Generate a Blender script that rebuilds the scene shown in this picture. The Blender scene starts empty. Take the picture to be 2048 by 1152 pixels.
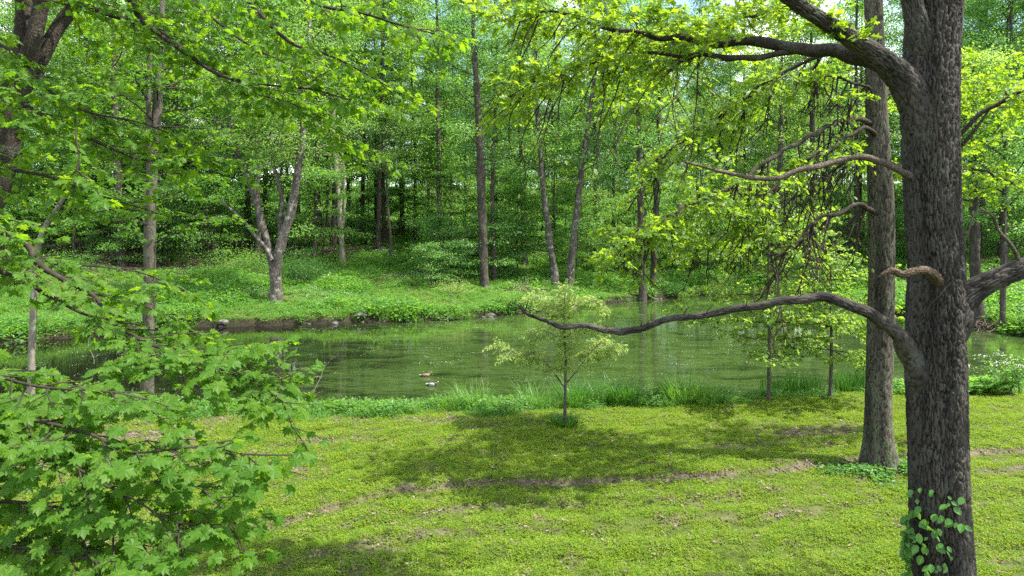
import bpy, math, random
import numpy as np
from mathutils import Vector, noise as mnoise

# ------------------------------------------------------------------ camera, light, exposure
SC = bpy.context.scene
COL = SC.collection
R = math.radians
FPX, CX, HOR, EYE = 1365.0, 1024.0, 460.0, 5.5      # photograph pixels: focal length, centre, horizon row; eye height in metres

cam_d = bpy.data.cameras.new('camera')
cam = bpy.data.objects.new('camera', cam_d)
COL.objects.link(cam)
cam.location = (0, 0, EYE)
cam.rotation_euler = (R(90), 0, 0)
cam_d.sensor_width = 36.0
cam_d.lens = 36.0 * FPX / 2048.0
cam_d.shift_y = -(576.0 - HOR) / 2048.0
cam_d.clip_start, cam_d.clip_end = 0.1, 5000
SC.camera = cam

SUN_DIR = Vector((0.80, -0.16, 1.38)).normalized()      # towards the sun
sun_el = math.asin(SUN_DIR.z)
sun_az = math.atan2(SUN_DIR.x, SUN_DIR.y)
world = bpy.data.worlds.new('World')
SC.world = world
world.use_nodes = True
wn, wl = world.node_tree.nodes, world.node_tree.links
wn.clear()
sky = wn.new('ShaderNodeTexSky')
sky.sky_type = 'NISHITA'
sky.sun_disc = False
sky.sun_elevation = sun_el
sky.sun_rotation = sun_az
tc = wn.new('ShaderNodeTexCoord')
cn = wn.new('ShaderNodeTexNoise'); cn.inputs['Scale'].default_value = 3.2; cn.inputs['Detail'].default_value = 8
cr = wn.new('ShaderNodeMapRange'); cr.inputs[1].default_value = 0.47; cr.inputs[2].default_value = 0.62
cm = wn.new('ShaderNodeMix'); cm.data_type = 'RGBA'
cm.inputs['B'].default_value = (9.5, 9.6, 9.8, 1)
bg = wn.new('ShaderNodeBackground'); bg.inputs['Strength'].default_value = 0.15
wo = wn.new('ShaderNodeOutputWorld')
wl.new(tc.outputs['Generated'], cn.inputs['Vector'])
wl.new(cn.outputs['Fac'], cr.inputs[0])
wl.new(cr.outputs[0], cm.inputs['Factor'])
wl.new(sky.outputs['Color'], cm.inputs['A'])
wl.new(cm.outputs['Result'], bg.inputs['Color'])
wl.new(bg.outputs[0], wo.inputs['Surface'])

sun_d = bpy.data.lights.new('sun', 'SUN')
sun_d.energy = 5.0
sun_d.angle = R(0.55)
sun_d.color = (1.0, 0.955, 0.87)
sun = bpy.data.objects.new('sun', sun_d)
COL.objects.link(sun)
sun.rotation_euler = (-SUN_DIR).to_track_quat('-Z', 'Y').to_euler()
sun.location = (20, 5, 60)

SC.view_settings.view_transform = 'Standard'
SC.view_settings.look = 'None'
SC.view_settings.exposure = 1.45
SC.view_settings.gamma = 1.0
SC.view_settings.use_curve_mapping = False
SC.render.engine = 'CYCLES'
cy = SC.cycles
cy.max_bounces = 10
cy.diffuse_bounces = 7
cy.glossy_bounces = 3
cy.transmission_bounces = 8
cy.transparent_max_bounces = 6
cy.use_adaptive_sampling = True
cy.adaptive_threshold = 0.015
cy.use_denoising = False
SC.render.filter_size = 1.1
cy.caustics_reflective = False
cy.caustics_refractive = False
cy.sample_clamp_indirect = 8.0

RS = np.random.RandomState(11)
random.seed(5)


def nrm(a):
    a = np.asarray(a, float)
    return a / (np.linalg.norm(a, axis=-1, keepdims=True) + 1e-12)


def P(px, py, Y):
    """a point of the place at depth Y that the photograph shows at (px, py)"""
    return np.array([(px - CX) / FPX * Y, Y, EYE - (py - HOR) / FPX * Y])


# ------------------------------------------------------------------ materials
def new_mat(name):
    m = bpy.data.materials.new(name)
    m.use_nodes = True
    m.node_tree.nodes.clear()
    return m, m.node_tree.nodes, m.node_tree.links


def ramp(N, stops):
    r = N.new('ShaderNodeValToRGB')
    el = r.color_ramp.elements
    el[0].position, el[0].color = stops[0][0], (*stops[0][1], 1)
    el[1].position, el[1].color = stops[-1][0], (*stops[-1][1], 1)
    for p, c in stops[1:-1]:
        e = el.new(p)
        e.color = (*c, 1)
    return r


def leaf_mat(name, cols, trans, tmix=0.42, rough=0.5, spec=0.3, objvar=0.25, bigvar=None):
    """cols: colours of a leaf from deep to fresh; trans: light coming through, same order"""
    m, N, L = new_mat(name)
    geo = N.new('ShaderNodeNewGeometry')
    oi = N.new('ShaderNodeObjectInfo')
    a = N.new('ShaderNodeMath'); a.operation = 'MULTIPLY_ADD'
    a.inputs[1].default_value = objvar; a.inputs[2].default_value = 0.0
    L.new(oi.outputs['Random'], a.inputs[0])
    b = N.new('ShaderNodeMath'); b.operation = 'MULTIPLY_ADD'
    b.inputs[1].default_value = 1 - objvar
    L.new(geo.outputs['Random Per Island'], b.inputs[0])
    L.new(a.outputs[0], b.inputs[2])
    fac = b.outputs[0]
    n = len(cols)
    r1 = ramp(N, [(i / (n - 1), c) for i, c in enumerate(cols)])
    r2 = ramp(N, [(i / (len(trans) - 1), c) for i, c in enumerate(trans)])
    L.new(fac, r1.inputs[0]); L.new(fac, r2.inputs[0])
    p = N.new('ShaderNodeBsdfPrincipled')
    p.inputs['Roughness'].default_value = rough
    p.inputs['Specular IOR Level'].default_value = spec
    t = N.new('ShaderNodeBsdfTranslucent')
    L.new(r1.outputs[0], p.inputs['Base Color'])
    L.new(r2.outputs[0], t.inputs['Color'])
    mx = N.new('ShaderNodeMixShader'); mx.inputs[0].default_value = tmix
    L.new(p.outputs[0], mx.inputs[1]); L.new(t.outputs[0], mx.inputs[2])
    o = N.new('ShaderNodeOutputMaterial')
    L.new(mx.outputs[0], o.inputs['Surface'])
    return m


def bark_mat(name, dark, light, scale=9.0, stretch=0.18, bump=0.6, lichen=None, dist=0.02, plates=False):
    m, N, L = new_mat(name)
    tc = N.new('ShaderNodeTexCoord')
    mp = N.new('ShaderNodeMapping'); mp.inputs['Scale'].default_value = (1, 1, stretch)
    L.new(tc.outputs['Object'], mp.inputs['Vector'])
    n1 = N.new('ShaderNodeTexNoise'); n1.inputs['Scale'].default_value = scale; n1.inputs['Detail'].default_value = 6
    n1.inputs['Roughness'].default_value = 0.65
    v1 = N.new('ShaderNodeTexVoronoi'); v1.inputs['Scale'].default_value = scale * 1.6
    v1.feature = 'DISTANCE_TO_EDGE'
    L.new(mp.outputs[0], n1.inputs['Vector']); L.new(mp.outputs[0], v1.inputs['Vector'])
    r1 = ramp(N, [(0.3, dark), (0.55, tuple((a + b) / 2 for a, b in zip(dark, light))), (0.72, light)])
    L.new(n1.outputs['Fac'], r1.inputs[0])
    col = r1.outputs[0]
    if lichen:
        n2 = N.new('ShaderNodeTexNoise'); n2.inputs['Scale'].default_value = 3.1; n2.inputs['Detail'].default_value = 7
        L.new(tc.outputs['Object'], n2.inputs['Vector'])
        mr = N.new('ShaderNodeMapRange'); mr.inputs[1].default_value = 0.52; mr.inputs[2].default_value = 0.68
        L.new(n2.outputs['Fac'], mr.inputs[0])
        mx = N.new('ShaderNodeMix'); mx.data_type = 'RGBA'; mx.inputs['B'].default_value = (*lichen, 1)
        L.new(mr.outputs[0], mx.inputs['Factor']); L.new(col, mx.inputs['A'])
        col = mx.outputs['Result']
    if plates:      # grey plates over browner cork; furrows darkened further to stand in for shade
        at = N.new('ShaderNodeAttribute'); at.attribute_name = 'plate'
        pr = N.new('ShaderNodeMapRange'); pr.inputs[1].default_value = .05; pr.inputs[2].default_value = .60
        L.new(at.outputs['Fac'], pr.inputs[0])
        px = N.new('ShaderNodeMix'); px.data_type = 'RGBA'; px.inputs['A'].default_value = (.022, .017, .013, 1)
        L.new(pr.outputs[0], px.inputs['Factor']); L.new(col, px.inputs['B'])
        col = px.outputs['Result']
        ms = N.new('ShaderNodeMapping'); ms.inputs['Scale'].default_value = (3.2, 3.2, .28)
        ns = N.new('ShaderNodeTexNoise'); ns.inputs['Scale'].default_value = 1.0; ns.inputs['Detail'].default_value = 4
        L.new(tc.outputs['Object'], ms.inputs['Vector']); L.new(ms.outputs[0], ns.inputs['Vector'])
        rs_ = ramp(N, [(.36, (.42, .42, .42)), (.50, (.9, .9, .9)), (.68, (1.25, 1.23, 1.18))])   # rain-washed dark runs down the stem
        L.new(ns.outputs['Fac'], rs_.inputs[0])
        mm = N.new('ShaderNodeMix'); mm.data_type = 'RGBA'; mm.blend_type = 'MULTIPLY'; mm.inputs['Factor'].default_value = 1
        L.new(col, mm.inputs['A']); L.new(rs_.outputs[0], mm.inputs['B'])
        col = mm.outputs['Result']
    p = N.new('ShaderNodeBsdfPrincipled')
    p.inputs['Roughness'].default_value = 0.9
    p.inputs['Specular IOR Level'].default_value = 0.15
    L.new(col, p.inputs['Base Color'])
    sm = N.new('ShaderNodeMath'); sm.operation = 'MINIMUM'; sm.inputs[1].default_value = 0.16
    L.new(v1.outputs['Distance'], sm.inputs[0])
    ad = N.new('ShaderNodeMath'); ad.operation = 'MULTIPLY_ADD'; ad.inputs[1].default_value = 4.0
    L.new(sm.outputs[0], ad.inputs[0]); L.new(n1.outputs['Fac'], ad.inputs[2])
    bp = N.new('ShaderNodeBump'); bp.inputs['Strength'].default_value = bump; bp.inputs['Distance'].default_value = dist
    L.new(ad.outputs[0], bp.inputs['Height']); L.new(bp.outputs[0], p.inputs['Normal'])
    o = N.new('ShaderNodeOutputMaterial'); L.new(p.outputs[0], o.inputs['Surface'])
    return m


def plain_mat(name, c1, c2, scale=8.0, rough=0.8, bump=0.3, spec=0.2):
    m, N, L = new_mat(name)
    tc = N.new('ShaderNodeTexCoord')
    n1 = N.new('ShaderNodeTexNoise'); n1.inputs['Scale'].default_value = scale; n1.inputs['Detail'].default_value = 6
    L.new(tc.outputs['Object'], n1.inputs['Vector'])
    r1 = ramp(N, [(0.35, c1), (0.68, c2)])
    L.new(n1.outputs['Fac'], r1.inputs[0])
    p = N.new('ShaderNodeBsdfPrincipled')
    p.inputs['Roughness'].default_value = rough; p.inputs['Specular IOR Level'].default_value = spec
    L.new(r1.outputs[0], p.inputs['Base Color'])
    bp = N.new('ShaderNodeBump'); bp.inputs['Strength'].default_value = bump; bp.inputs['Distance'].default_value = 0.02
    L.new(n1.outputs['Fac'], bp.inputs['Height']); L.new(bp.outputs[0], p.inputs['Normal'])
    o = N.new('ShaderNodeOutputMaterial'); L.new(p.outputs[0], o.inputs['Surface'])
    return m


M = {}
M['maple'] = leaf_mat('maple_leaf', [(.032, .085, .009), (.052, .12, .012), (.078, .145, .015)],
                      [(.14, .38, .012), (.26, .50, .015), (.38, .58, .02)], 0.46, 0.5, 0.2, 0.45)
M['oak'] = leaf_mat('oak_leaf', [(.05, .12, .012), (.09, .17, .018), (.12, .19, .022)],
                    [(.22, .42, .015), (.36, .55, .02), (.46, .58, .03)], 0.5, 0.45, 0.35, 0.4)
M['forest'] = leaf_mat('forest_leaf', [(.045, .115, .026), (.075, .16, .034), (.12, .19, .045)],
                       [(.20, .48, .05), (.32, .60, .06), (.45, .64, .08)], 0.5, 0.45, 0.4, 0.6)
M['forest_cool'] = leaf_mat('cool_forest_leaf', [(.042, .115, .030), (.070, .155, .040), (.12, .19, .065)],
                            [(.17, .46, .05), (.28, .56, .07), (.40, .60, .11)], 0.48, 0.42, 0.5, 0.5)
M['sapling'] = leaf_mat('sapling_leaf', [(.07, .15, .025), (.115, .20, .035), (.16, .23, .055)],
                        [(.34, .58, .04), (.48, .66, .06), (.56, .66, .10)], 0.5, 0.4, 0.45, 0.3)
M['under'] = leaf_mat('undergrowth_leaf', [(.045, .13, .028), (.07, .17, .034), (.10, .19, .045)],
                      [(.18, .48, .04), (.28, .58, .05), (.38, .58, .07)], 0.46, 0.45, 0.4, 0.6)
M['shrub'] = leaf_mat('shrub_leaf', [(.018, .058, .015), (.030, .085, .018), (.042, .105, .022)],
                      [(.07, .24, .025), (.10, .30, .03), (.15, .34, .03)], 0.36, 0.45, 0.4, 0.4)
M['turf'] = leaf_mat('turf_leaf', [(.070, .150, .011), (.135, .225, .017), (.215, .268, .026)],
                     [(.24, .40, .010), (.38, .52, .015), (.50, .56, .025)], 0.40, 0.55, 0.25, 0.65)
M['blade'] = leaf_mat('grass_blade', [(.055, .15, .018), (.085, .195, .024), (.13, .23, .035)],
                      [(.12, .34, .02), (.20, .44, .03), (.28, .46, .04)], 0.36, 0.42, 0.4, 0.4)
M['iris'] = leaf_mat('iris_blade', [(.024, .085, .015), (.042, .125, .02), (.06, .15, .025)], [(.08, .26, .015), (.13, .36, .02), (.18, .40, .02)], 0.36, 0.35, 0.4, 0.3)
M['willow'] = leaf_mat('pale_leaf', [(.12, .22, .04), (.18, .27, .06), (.26, .33, .11)],
                       [(.45, .62, .10), (.55, .66, .16), (.6, .66, .24)], 0.45, 0.5, 0.35, 0.2)
M['vine'] = leaf_mat('vine_leaf', [(.045, .14, .02), (.06, .17, .025), (.08, .19, .035)],
                     [(.14, .36, .02), (.20, .42, .03), (.24, .44, .04)], 0.38, 0.38, 0.4, 0.5)
M['petal'] = leaf_mat('white_petal', [(.6, .6, .57), (.72, .72, .68), (.8, .8, .78)],
                      [(.6, .6, .5), (.7, .7, .6), (.7, .7, .6)], 0.25, 0.6, 0.2, 0.2)
M['litter'] = leaf_mat('dead_leaf', [(.06, .043, .028), (.12, .092, .065), (.21, .17, .13)],
                       [(.10, .06, .03), (.14, .09, .05), (.16, .11, .06)], 0.12, 0.7, 0.2, 0.4)
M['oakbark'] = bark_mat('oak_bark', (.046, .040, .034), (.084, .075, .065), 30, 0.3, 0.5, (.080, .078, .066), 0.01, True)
M['limbbark'] = bark_mat('limb_bark', (.026, .020, .015), (.068, .056, .044), 14, 0.5, 0.9, (.070, .068, .052), 0.02)
M['deadwood'] = bark_mat('dead_wood', (.06, .046, .035), (.165, .135, .108), 16, 0.6, 0.9, None, 0.02)
M['tanwood'] = bark_mat('stripped_wood', (.070, .049, .034), (.155, .112, .076), 18, 0.6, 0.9, None, 0.02)
M['bark2'] = bark_mat('grey_bark', (.055, .047, .036), (.125, .110, .085), 14, 0.25, 0.8, (.10, .11, .07), 0.02)
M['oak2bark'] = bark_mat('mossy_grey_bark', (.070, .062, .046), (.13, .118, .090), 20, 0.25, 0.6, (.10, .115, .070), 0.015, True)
M['palebark'] = bark_mat('pale_bark', (.13, .11, .085), (.27, .24, .19), 14, 0.4, 0.5, (.25, .26, .18), 0.01)
M['forestbark'] = bark_mat('forest_bark', (.035, .028, .022), (.095, .08, .063), 7, 0.2, 0.8, (.09, .095, .07), 0.04)
M['lichenbark'] = bark_mat('lichen_bark', (.05, .04, .031), (.14, .122, .10), 6, 0.3, 0.8, (.21, .21, .175), 0.04)
M['twig'] = bark_mat('twig_bark', (.022, .017, .013), (.055, .044, .034), 20, 0.5, 0.3, None, 0.004)
M['rock'] = plain_mat('shore_rock', (.05, .045, .038), (.14, .13, .115), 5.0, 0.9, 0.6)
M['deadbrush'] = plain_mat('dead_brush', (.10, .075, .055), (.24, .19, .145), 9.0, 0.9, 0.3)


# ------------------------------------------------------------------ mesh helpers
def make_mesh(name, V, groups, mat=None, smooth=False, mats=None, mat_idx=None):
    """V: n x 3; groups: list of (m x k) vertex-index arrays"""
    me = bpy.data.meshes.new(name)
    V = np.ascontiguousarray(V, dtype=np.float32)
    groups = [np.asarray(g, dtype=np.int32) for g in groups if len(g)]
    nl = sum(g.size for g in groups)
    nf = sum(len(g) for g in groups)
    me.vertices.add(len(V)); me.vertices.foreach_set('co', V.ravel())
    if nf:
        me.loops.add(nl); me.polygons.add(nf)
        me.loops.foreach_set('vertex_index', np.concatenate([g.ravel() for g in groups]))
        tot = np.concatenate([np.full(len(g), g.shape[1], np.int32) for g in groups])
        st = np.concatenate([[0], np.cumsum(tot)[:-1]]).astype(np.int32)
        me.polygons.foreach_set('loop_start', st)
        me.polygons.foreach_set('loop_total', tot)
        me.polygons.foreach_set('use_smooth', np.full(nf, smooth, dtype=bool))
    for m in (mats or ([mat] if mat else [])):
        me.materials.append(m)
    if mat_idx is not None:
        me.polygons.foreach_set('material_index', np.asarray(mat_idx, np.int32))
    me.update(calc_edges=True)
    return me


def tag(o, label=None, cat=None, group=None, kind=None):
    if label: o['label'] = label
    if cat: o['category'] = cat
    if group: o['group'] = group
    if kind: o['kind'] = kind
    return o


def link(name, data, parent=None, loc=(0, 0, 0)):
    o = bpy.data.objects.new(name, data)
    COL.objects.link(o)
    o.location = loc
    if parent is not None: o.parent = parent
    return o


def empty(name, loc, label, cat, group=None):
    e = link(name, None, None, tuple(float(v) for v in loc))
    e.empty_display_size = 0.2
    return tag(e, label, cat, group)


def spline(pts, step=0.15, jit=0.0):
    """smooth resampled curve through control points (columns: x y z radius)"""
    p = np.asarray(pts, float)
    if len(p) < 3:
        n = max(3, int(np.linalg.norm(p[-1, :3] - p[0, :3]) / step) + 1)
        t = np.linspace(0, 1, n)[:, None]
        return p[0] * (1 - t) + p[-1] * t
    q = np.vstack([2 * p[0] - p[1], p, 2 * p[-1] - p[-2]])
    out = []
    for i in range(1, len(q) - 2):
        a, b, c, d = q[i - 1], q[i], q[i + 1], q[i + 2]
        n = max(2, int(np.linalg.norm(c[:3] - b[:3]) / step) + 1)
        t = np.linspace(0, 1, n, endpoint=False)[:, None]
        out.append(0.5 * (2 * b + (c - a) * t + (2 * a - 5 * b + 4 * c - d) * t ** 2 + (3 * b - a - 3 * c + d) * t ** 3))
    out.append(p[-1:])
    o = np.vstack(out)
    if jit:
        rs_ = np.random.RandomState(int(abs(p[0, 0] * 1000 + p[-1, 2] * 777)) % 99991)
        cum_ = np.concatenate([[0], np.cumsum(np.linalg.norm(np.diff(o[:, :3], axis=0), axis=1))])
        for k_ in range(5):
            ph = rs_.uniform(0, 6.28, 3); fr = rs_.uniform(3, 14)
            o[:, :3] += jit * np.sin(cum_[:, None] * fr + ph) * np.minimum(1, cum_ / .6)[:, None] * 3.0 / fr
    o[:, 3:] = np.clip(o[:, 3:], p[:, 3:].min(0), p[:, 3:].max(0))
    return o


def frames(path):
    t = nrm(np.gradient(path, axis=0))
    ref = np.array([1.0, 0, 0]) if abs(t[0][0]) < 0.8 else np.array([0, 1.0, 0])
    a = np.empty_like(t); v = ref
    for i in range(len(t)):
        v = v - t[i] * v.dot(t[i])
        v = v / (math.sqrt(v.dot(v)) + 1e-12)
        a[i] = v
    return t, a, np.cross(t, a)


class Tubes:
    def __init__(self):
        self.V, self.F, self.C, self.n = [], [], [], 0

    def add(self, path, rad, sides=6, gnarl=0.0, seed=0):
        path = np.asarray(path, float); rad = np.asarray(rad, float)
        _, a, b = frames(path)
        th = np.linspace(0, 2 * math.pi, sides, endpoint=False)
        rr = np.repeat(rad[:, None], sides, 1)
        if gnarl:
            rs = np.random.RandomState(seed)
            s = np.linspace(0, len(path) * 0.35, len(path))[:, None]
            for k in range(4):
                rr = rr * (1 + gnarl * 0.5 * np.sin(s * rs.uniform(.6, 2.6) + th[None] * rs.randint(1, 4) + rs.uniform(0, 6)))
        ring = path[:, None, :] + rr[..., None] * (np.cos(th)[None, :, None] * a[:, None] + np.sin(th)[None, :, None] * b[:, None])
        n = len(path)
        self.V.append(ring.reshape(-1, 3))
        i = np.arange(n - 1)[:, None] * sides; j = np.arange(sides)[None]; k = (j + 1) % sides
        self.F.append((np.stack([i + j, i + k, i + sides + k, i + sides + j], -1).reshape(-1, 4)) + self.n)
        self.C.append((np.arange(sides) + (n - 1) * sides + self.n)[None])
        self.n += n * sides

    def mesh(self, name, mat, origin=(0, 0, 0)):
        if not self.V: return None
        V = np.vstack(self.V) - np.asarray(origin)
        by = {}
        for c in self.C: by.setdefault(c.shape[1], []).append(c)
        g = [np.vstack(self.F)] + [np.vstack(v) for v in by.values()]
        return make_mesh(name, V, g, mat, True)


class Leaves:
    """leaf positions with direction, face normal and size"""
    def __init__(self):
        self.p, self.f, self.u, self.s = [], [], [], []

    def add(self, p, f, u, s):
        self.p.append(np.atleast_2d(p)); self.f.append(np.atleast_2d(f)); self.u.append(np.atleast_2d(u)); self.s.append(np.atleast_1d(s))

    def arrays(self):
        return np.vstack(self.p), np.vstack(self.f), np.vstack(self.u), np.concatenate(self.s)


def basis(f, u):
    f = nrm(f); r = nrm(np.cross(f, u)); u = np.cross(r, f)
    return r, f, u


# leaf outlines: x across, y towards the tip, z up from the blade
def tpl_maple():
    h = [(.20, -.06), (.27, .06), (.50, .16), (.42, .28), (.60, .52), (.36, .50), (.30, .56), (.30, .78), (.16, .72)]
    o = [(0, 0)] + h + [(0, 1)] + [(-x, y) for x, y in reversed(h)]
    V = [(0, .35, 0.03)] + [(x, y, -.10 * abs(x) - .10 * y * y + (.03 if i % 2 else -.03)) for i, (x, y) in enumerate(o)]
    n = len(o)
    return np.array(V), [np.array([[0, 1 + (i + 1) % n, 1 + i] for i in range(n)])]


def tpl_oak():
    h = [(.04, .12), (.27, .28), (.09, .42), (.40, .60), (.12, .72), (.16, .92)]
    V = [(0, 0, 0), (0, 1, -.1)] + [(x, y, .10 * x - .1 * y * y) for x, y in h] + [(-x, y, .10 * x - .1 * y * y) for x, y in h]
    return np.array(V), [np.array([[0, 2, 3, 4, 5, 6, 7, 1], [0, 1, 13, 12, 11, 10, 9, 8]])]


def tpl_simple(w=.32):
    V = [(0, 0, 0), (w, .45, .06), (0, 1, -.08), (-w, .45, .06)]
    return np.array(V), [np.array([[0, 1, 2], [0, 2, 3]])]


def tpl_oval():
    h = [(.22, .14), (.34, .42), (.24, .74)]
    V = [(0, 0, 0), (0, 1, -.08)] + [(x, y, .25 * x - .08 * y) for x, y in h] + [(-x, y, .25 * x - .08 * y) for x, y in h]
    return np.array(V), [np.array([[0, 2, 3, 4, 1], [0, 1, 7, 6, 5]])]


T_MAPLE, T_OAK, T_SIMPLE, T_OVAL, T_NARROW = tpl_maple(), tpl_oak(), tpl_simple(), tpl_oval(), tpl_simple(.22)


def leaf_mesh(name, tpl, p, f, u, s, mat, origin=(0, 0, 0)):
    tv, tf = tpl
    r, f, u = basis(f, u)
    rv = np.random.RandomState(len(p)).uniform(.72, 1.15, (len(p), 2))
    r = r * rv[:, :1]; u = u * (3 * rv[:, 1:] - 1.6)
    V = (p - np.asarray(origin))[:, None] + s[:, None, None] * (tv[None, :, 0, None] * r[:, None] + tv[None, :, 1, None] * f[:, None] + tv[None, :, 2, None] * u[:, None])
    n, k = len(p), len(tv)
    g = [(t[None] + (np.arange(n) * k)[:, None, None]).reshape(-1, t.shape[1]) for t in tf]
    return make_mesh(name, V.reshape(-1, 3), g, mat)


LEAF_MESH = {}


def single_leaves(tpl, key, p, f, u, s, mat, parent, origin, name='leaf'):
    """each leaf an object of its own, all sharing one leaf mesh"""
    from mathutils import Matrix
    if key not in LEAF_MESH:
        LEAF_MESH[key] = make_mesh('leaf', tpl[0], tpl[1], mat)
    r, f, u = basis(f, u)
    for i in range(len(p)):
        o = bpy.data.objects.new(name, LEAF_MESH[key])
        q = p[i] - origin
        m = Matrix(((r[i][0], f[i][0], u[i][0], 0), (r[i][1], f[i][1], u[i][1], 0), (r[i][2], f[i][2], u[i][2], 0), (0, 0, 0, 1)))
        o.matrix_local = Matrix.Translation(Vector([float(v) for v in q])) @ m @ Matrix.Scale(float(s[i]), 4)
        COL.objects.link(o)
        o.parent = parent


def in_view(p, margin=20):
    Y = np.maximum(p[:, 1], .1)
    x = CX + p[:, 0] / Y * FPX
    y = HOR - (p[:, 2] - EYE) / Y * FPX
    return (x > -margin) & (x < 2048 + margin) & (y > -margin) & (y < 1152 + margin) & (p[:, 1] > .5), x, y


def put_leaves(lv, tpl, key, mat, root, origin, n_single=300):
    p, f, u, s = lv.arrays()
    order = np.arange(len(p))
    if n_single:
        vis, _, _ = in_view(p, -6)
        big = np.where(vis, s / np.maximum(p[:, 1], .5), 0)
        order = np.argsort(-big)
        k = order[:n_single]
        single_leaves(tpl, key, p[k], f[k], u[k], s[k], mat, root, origin)
        order = order[n_single:]
    k = order
    if len(k):
        o = link('foliage', leaf_mesh('foliage', tpl, p[k], f[k], u[k], s[k], mat, origin), root)
        o['kind'] = 'stuff'


def wander(start, d, length, n, wob, droop, rs):
    d = nrm(d); pts = [np.asarray(start, float)]
    st = length / n
    for i in range(n):
        d = nrm(d + rs.normal(0, wob, 3) + np.array([0, 0, -droop]))
        pts.append(pts[-1] + d * st)
    return np.array(pts)


UP = np.array([0, 0, 1.0])


def leafy_twig(T, LV, start, d, length, rs, r0=.007, leaf=.12, spacing=.09, droop=.05, hang=.45, tilt=.4, sub=0, sides=4, p_leaf=1.0, pair=True, face=(0, 0, 0), tuft=0):
    n = max(3, int(length / .14))
    path = wander(start, d, length, n, .13, droop, rs)
    T.add(path, np.linspace(r0, r0 * .35, len(path)), sides)
    if sub and length > .25:
        for k in range(sub):
            i = rs.randint(1, len(path) - 1)
            t = nrm(path[i + 1] - path[i] if i + 1 < len(path) else path[i] - path[i - 1])
            side = nrm(np.cross(t, UP)) * (1 if k % 2 else -1)
            leafy_twig(T, LV, path[i], t * .6 + side * rs.uniform(.5, 1) + UP * rs.uniform(-.3, .15), length * rs.uniform(.35, .65), rs, r0 * .6, leaf, spacing, droop, hang, tilt, 0, sides, p_leaf, pair, face, tuft)
    if p_leaf <= 0: return path
    m = max(2, int(length / spacing))
    ts = np.linspace(.25, 1, m)
    for j, t in enumerate(ts):
        x = t * (len(path) - 1); i = min(int(x), len(path) - 2)
        q = path[i] + (path[i + 1] - path[i]) * (x - i)
        tg = nrm(path[i + 1] - path[i])
        side = nrm(np.cross(tg, UP) + 1e-6)
        for sg in ((1, -1) if pair else ((1,) if j % 2 else (-1,))):
            if rs.rand() > p_leaf: continue
            fw = nrm(tg * rs.uniform(.2, .9) + side * sg * rs.uniform(.5, 1.0) + rs.normal(0, .2, 3) - UP * rs.uniform(.2, 1) * hang)
            uu = UP + np.array(face) + rs.normal(0, tilt, 3)
            sz = leaf * rs.uniform(.55, 1.15)
            LV.add(q + fw * sz * .35, fw, uu, sz)
    for j in range(tuft if p_leaf > .5 else 0):
        fw = nrm(nrm(path[-1] - path[-2]) * .5 + rs.normal(0, .7, 3) + UP * .15)
        sz = leaf * rs.uniform(.6, 1.15)
        LV.add(path[-1] - fw * .02 + rs.normal(0, .02, 3), fw, UP + np.array(face) + rs.normal(0, tilt, 3), sz)
    fw = nrm(path[-1] - path[-2] - UP * .02)
    LV.add(path[-1], fw, UP + rs.normal(0, tilt, 3), leaf * rs.uniform(.7, 1.15))
    return path


def dress(T, LV, path, rs, every=.28, tlen=.8, t0=.1, t1=1.0, spread=.8, vert=(-.3, .2), fwd=.7, shrink=.5, **kw):
    """leafy twigs along both sides of a bough"""
    seg = np.linalg.norm(np.diff(path, axis=0), axis=1); cum = np.concatenate([[0], np.cumsum(seg)])
    s = cum[-1] * t0; k = 0
    while s < cum[-1] * t1:
        i = min(np.searchsorted(cum, s, 'right') - 1, len(path) - 2)
        q = path[i] + (path[i + 1] - path[i]) * (s - cum[i]) / max(seg[i], 1e-6)
        tg = nrm(path[i + 1] - path[i])
        side = nrm(np.cross(tg, UP) + 1e-6) * (1 if k % 2 else -1)
        d = tg * fwd + side * spread * rs.uniform(.5, 1.2) + UP * rs.uniform(*vert)
        leafy_twig(T, LV, q, d, tlen * (1 - shrink * s / cum[-1]) * rs.uniform(.55, 1.25), rs, **kw)
        s += every * rs.uniform(.6, 1.4); k += 1


# ------------------------------------------------------------------ the shape of the ground
WATER = -0.42
FAR = [(-75, 27), (-45, 30), (-26.3, 35), (-23.5, 38.5), (-21.5, 40.9), (-18, 41.6), (-14.7, 42.2), (-10.3, 43.4), (-4.1, 44.7), (-.8, 46.9), (3, 50.5), (7, 54.4),
       (11.6, 57.5), (16.8, 61), (21, 60.5), (24.3, 57), (26.6, 48), (28, 41.3), (28.7, 37.5), (31, 33), (36, 30), (75, 29)]
NEAR = [(75, 25.6), (36, 25.2), (22, 24.9), (14, 24.2), (9, 23.6), (5, 23.0), (2.5, 22.3), (0, 21.8), (-2.5, 21.7), (-5, 21.5), (-7, 21.4), (-9, 21.5), (-11, 21.9), (-14, 21.8), (-18, 22.2), (-24, 22.6), (-45, 21), (-75, 19)]
POND = np.array(FAR + NEAR)
FARA = np.array(FAR); NEARA = np.array(NEAR[::-1])
RUT_X = np.array([-30, -5, -4.18, -3.6, -2.36, -1.3, -.26, 1.9, 4.16, 5.9, 8.05, 11.4, 12.8, 30]); RUT_Y = np.array([9, 12.3, 12.83, 13.5, 14.38, 14.6, 14.84, 14.9, 15.1, 15.45, 16.25, 16.7, 17.06, 19.5])


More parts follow.
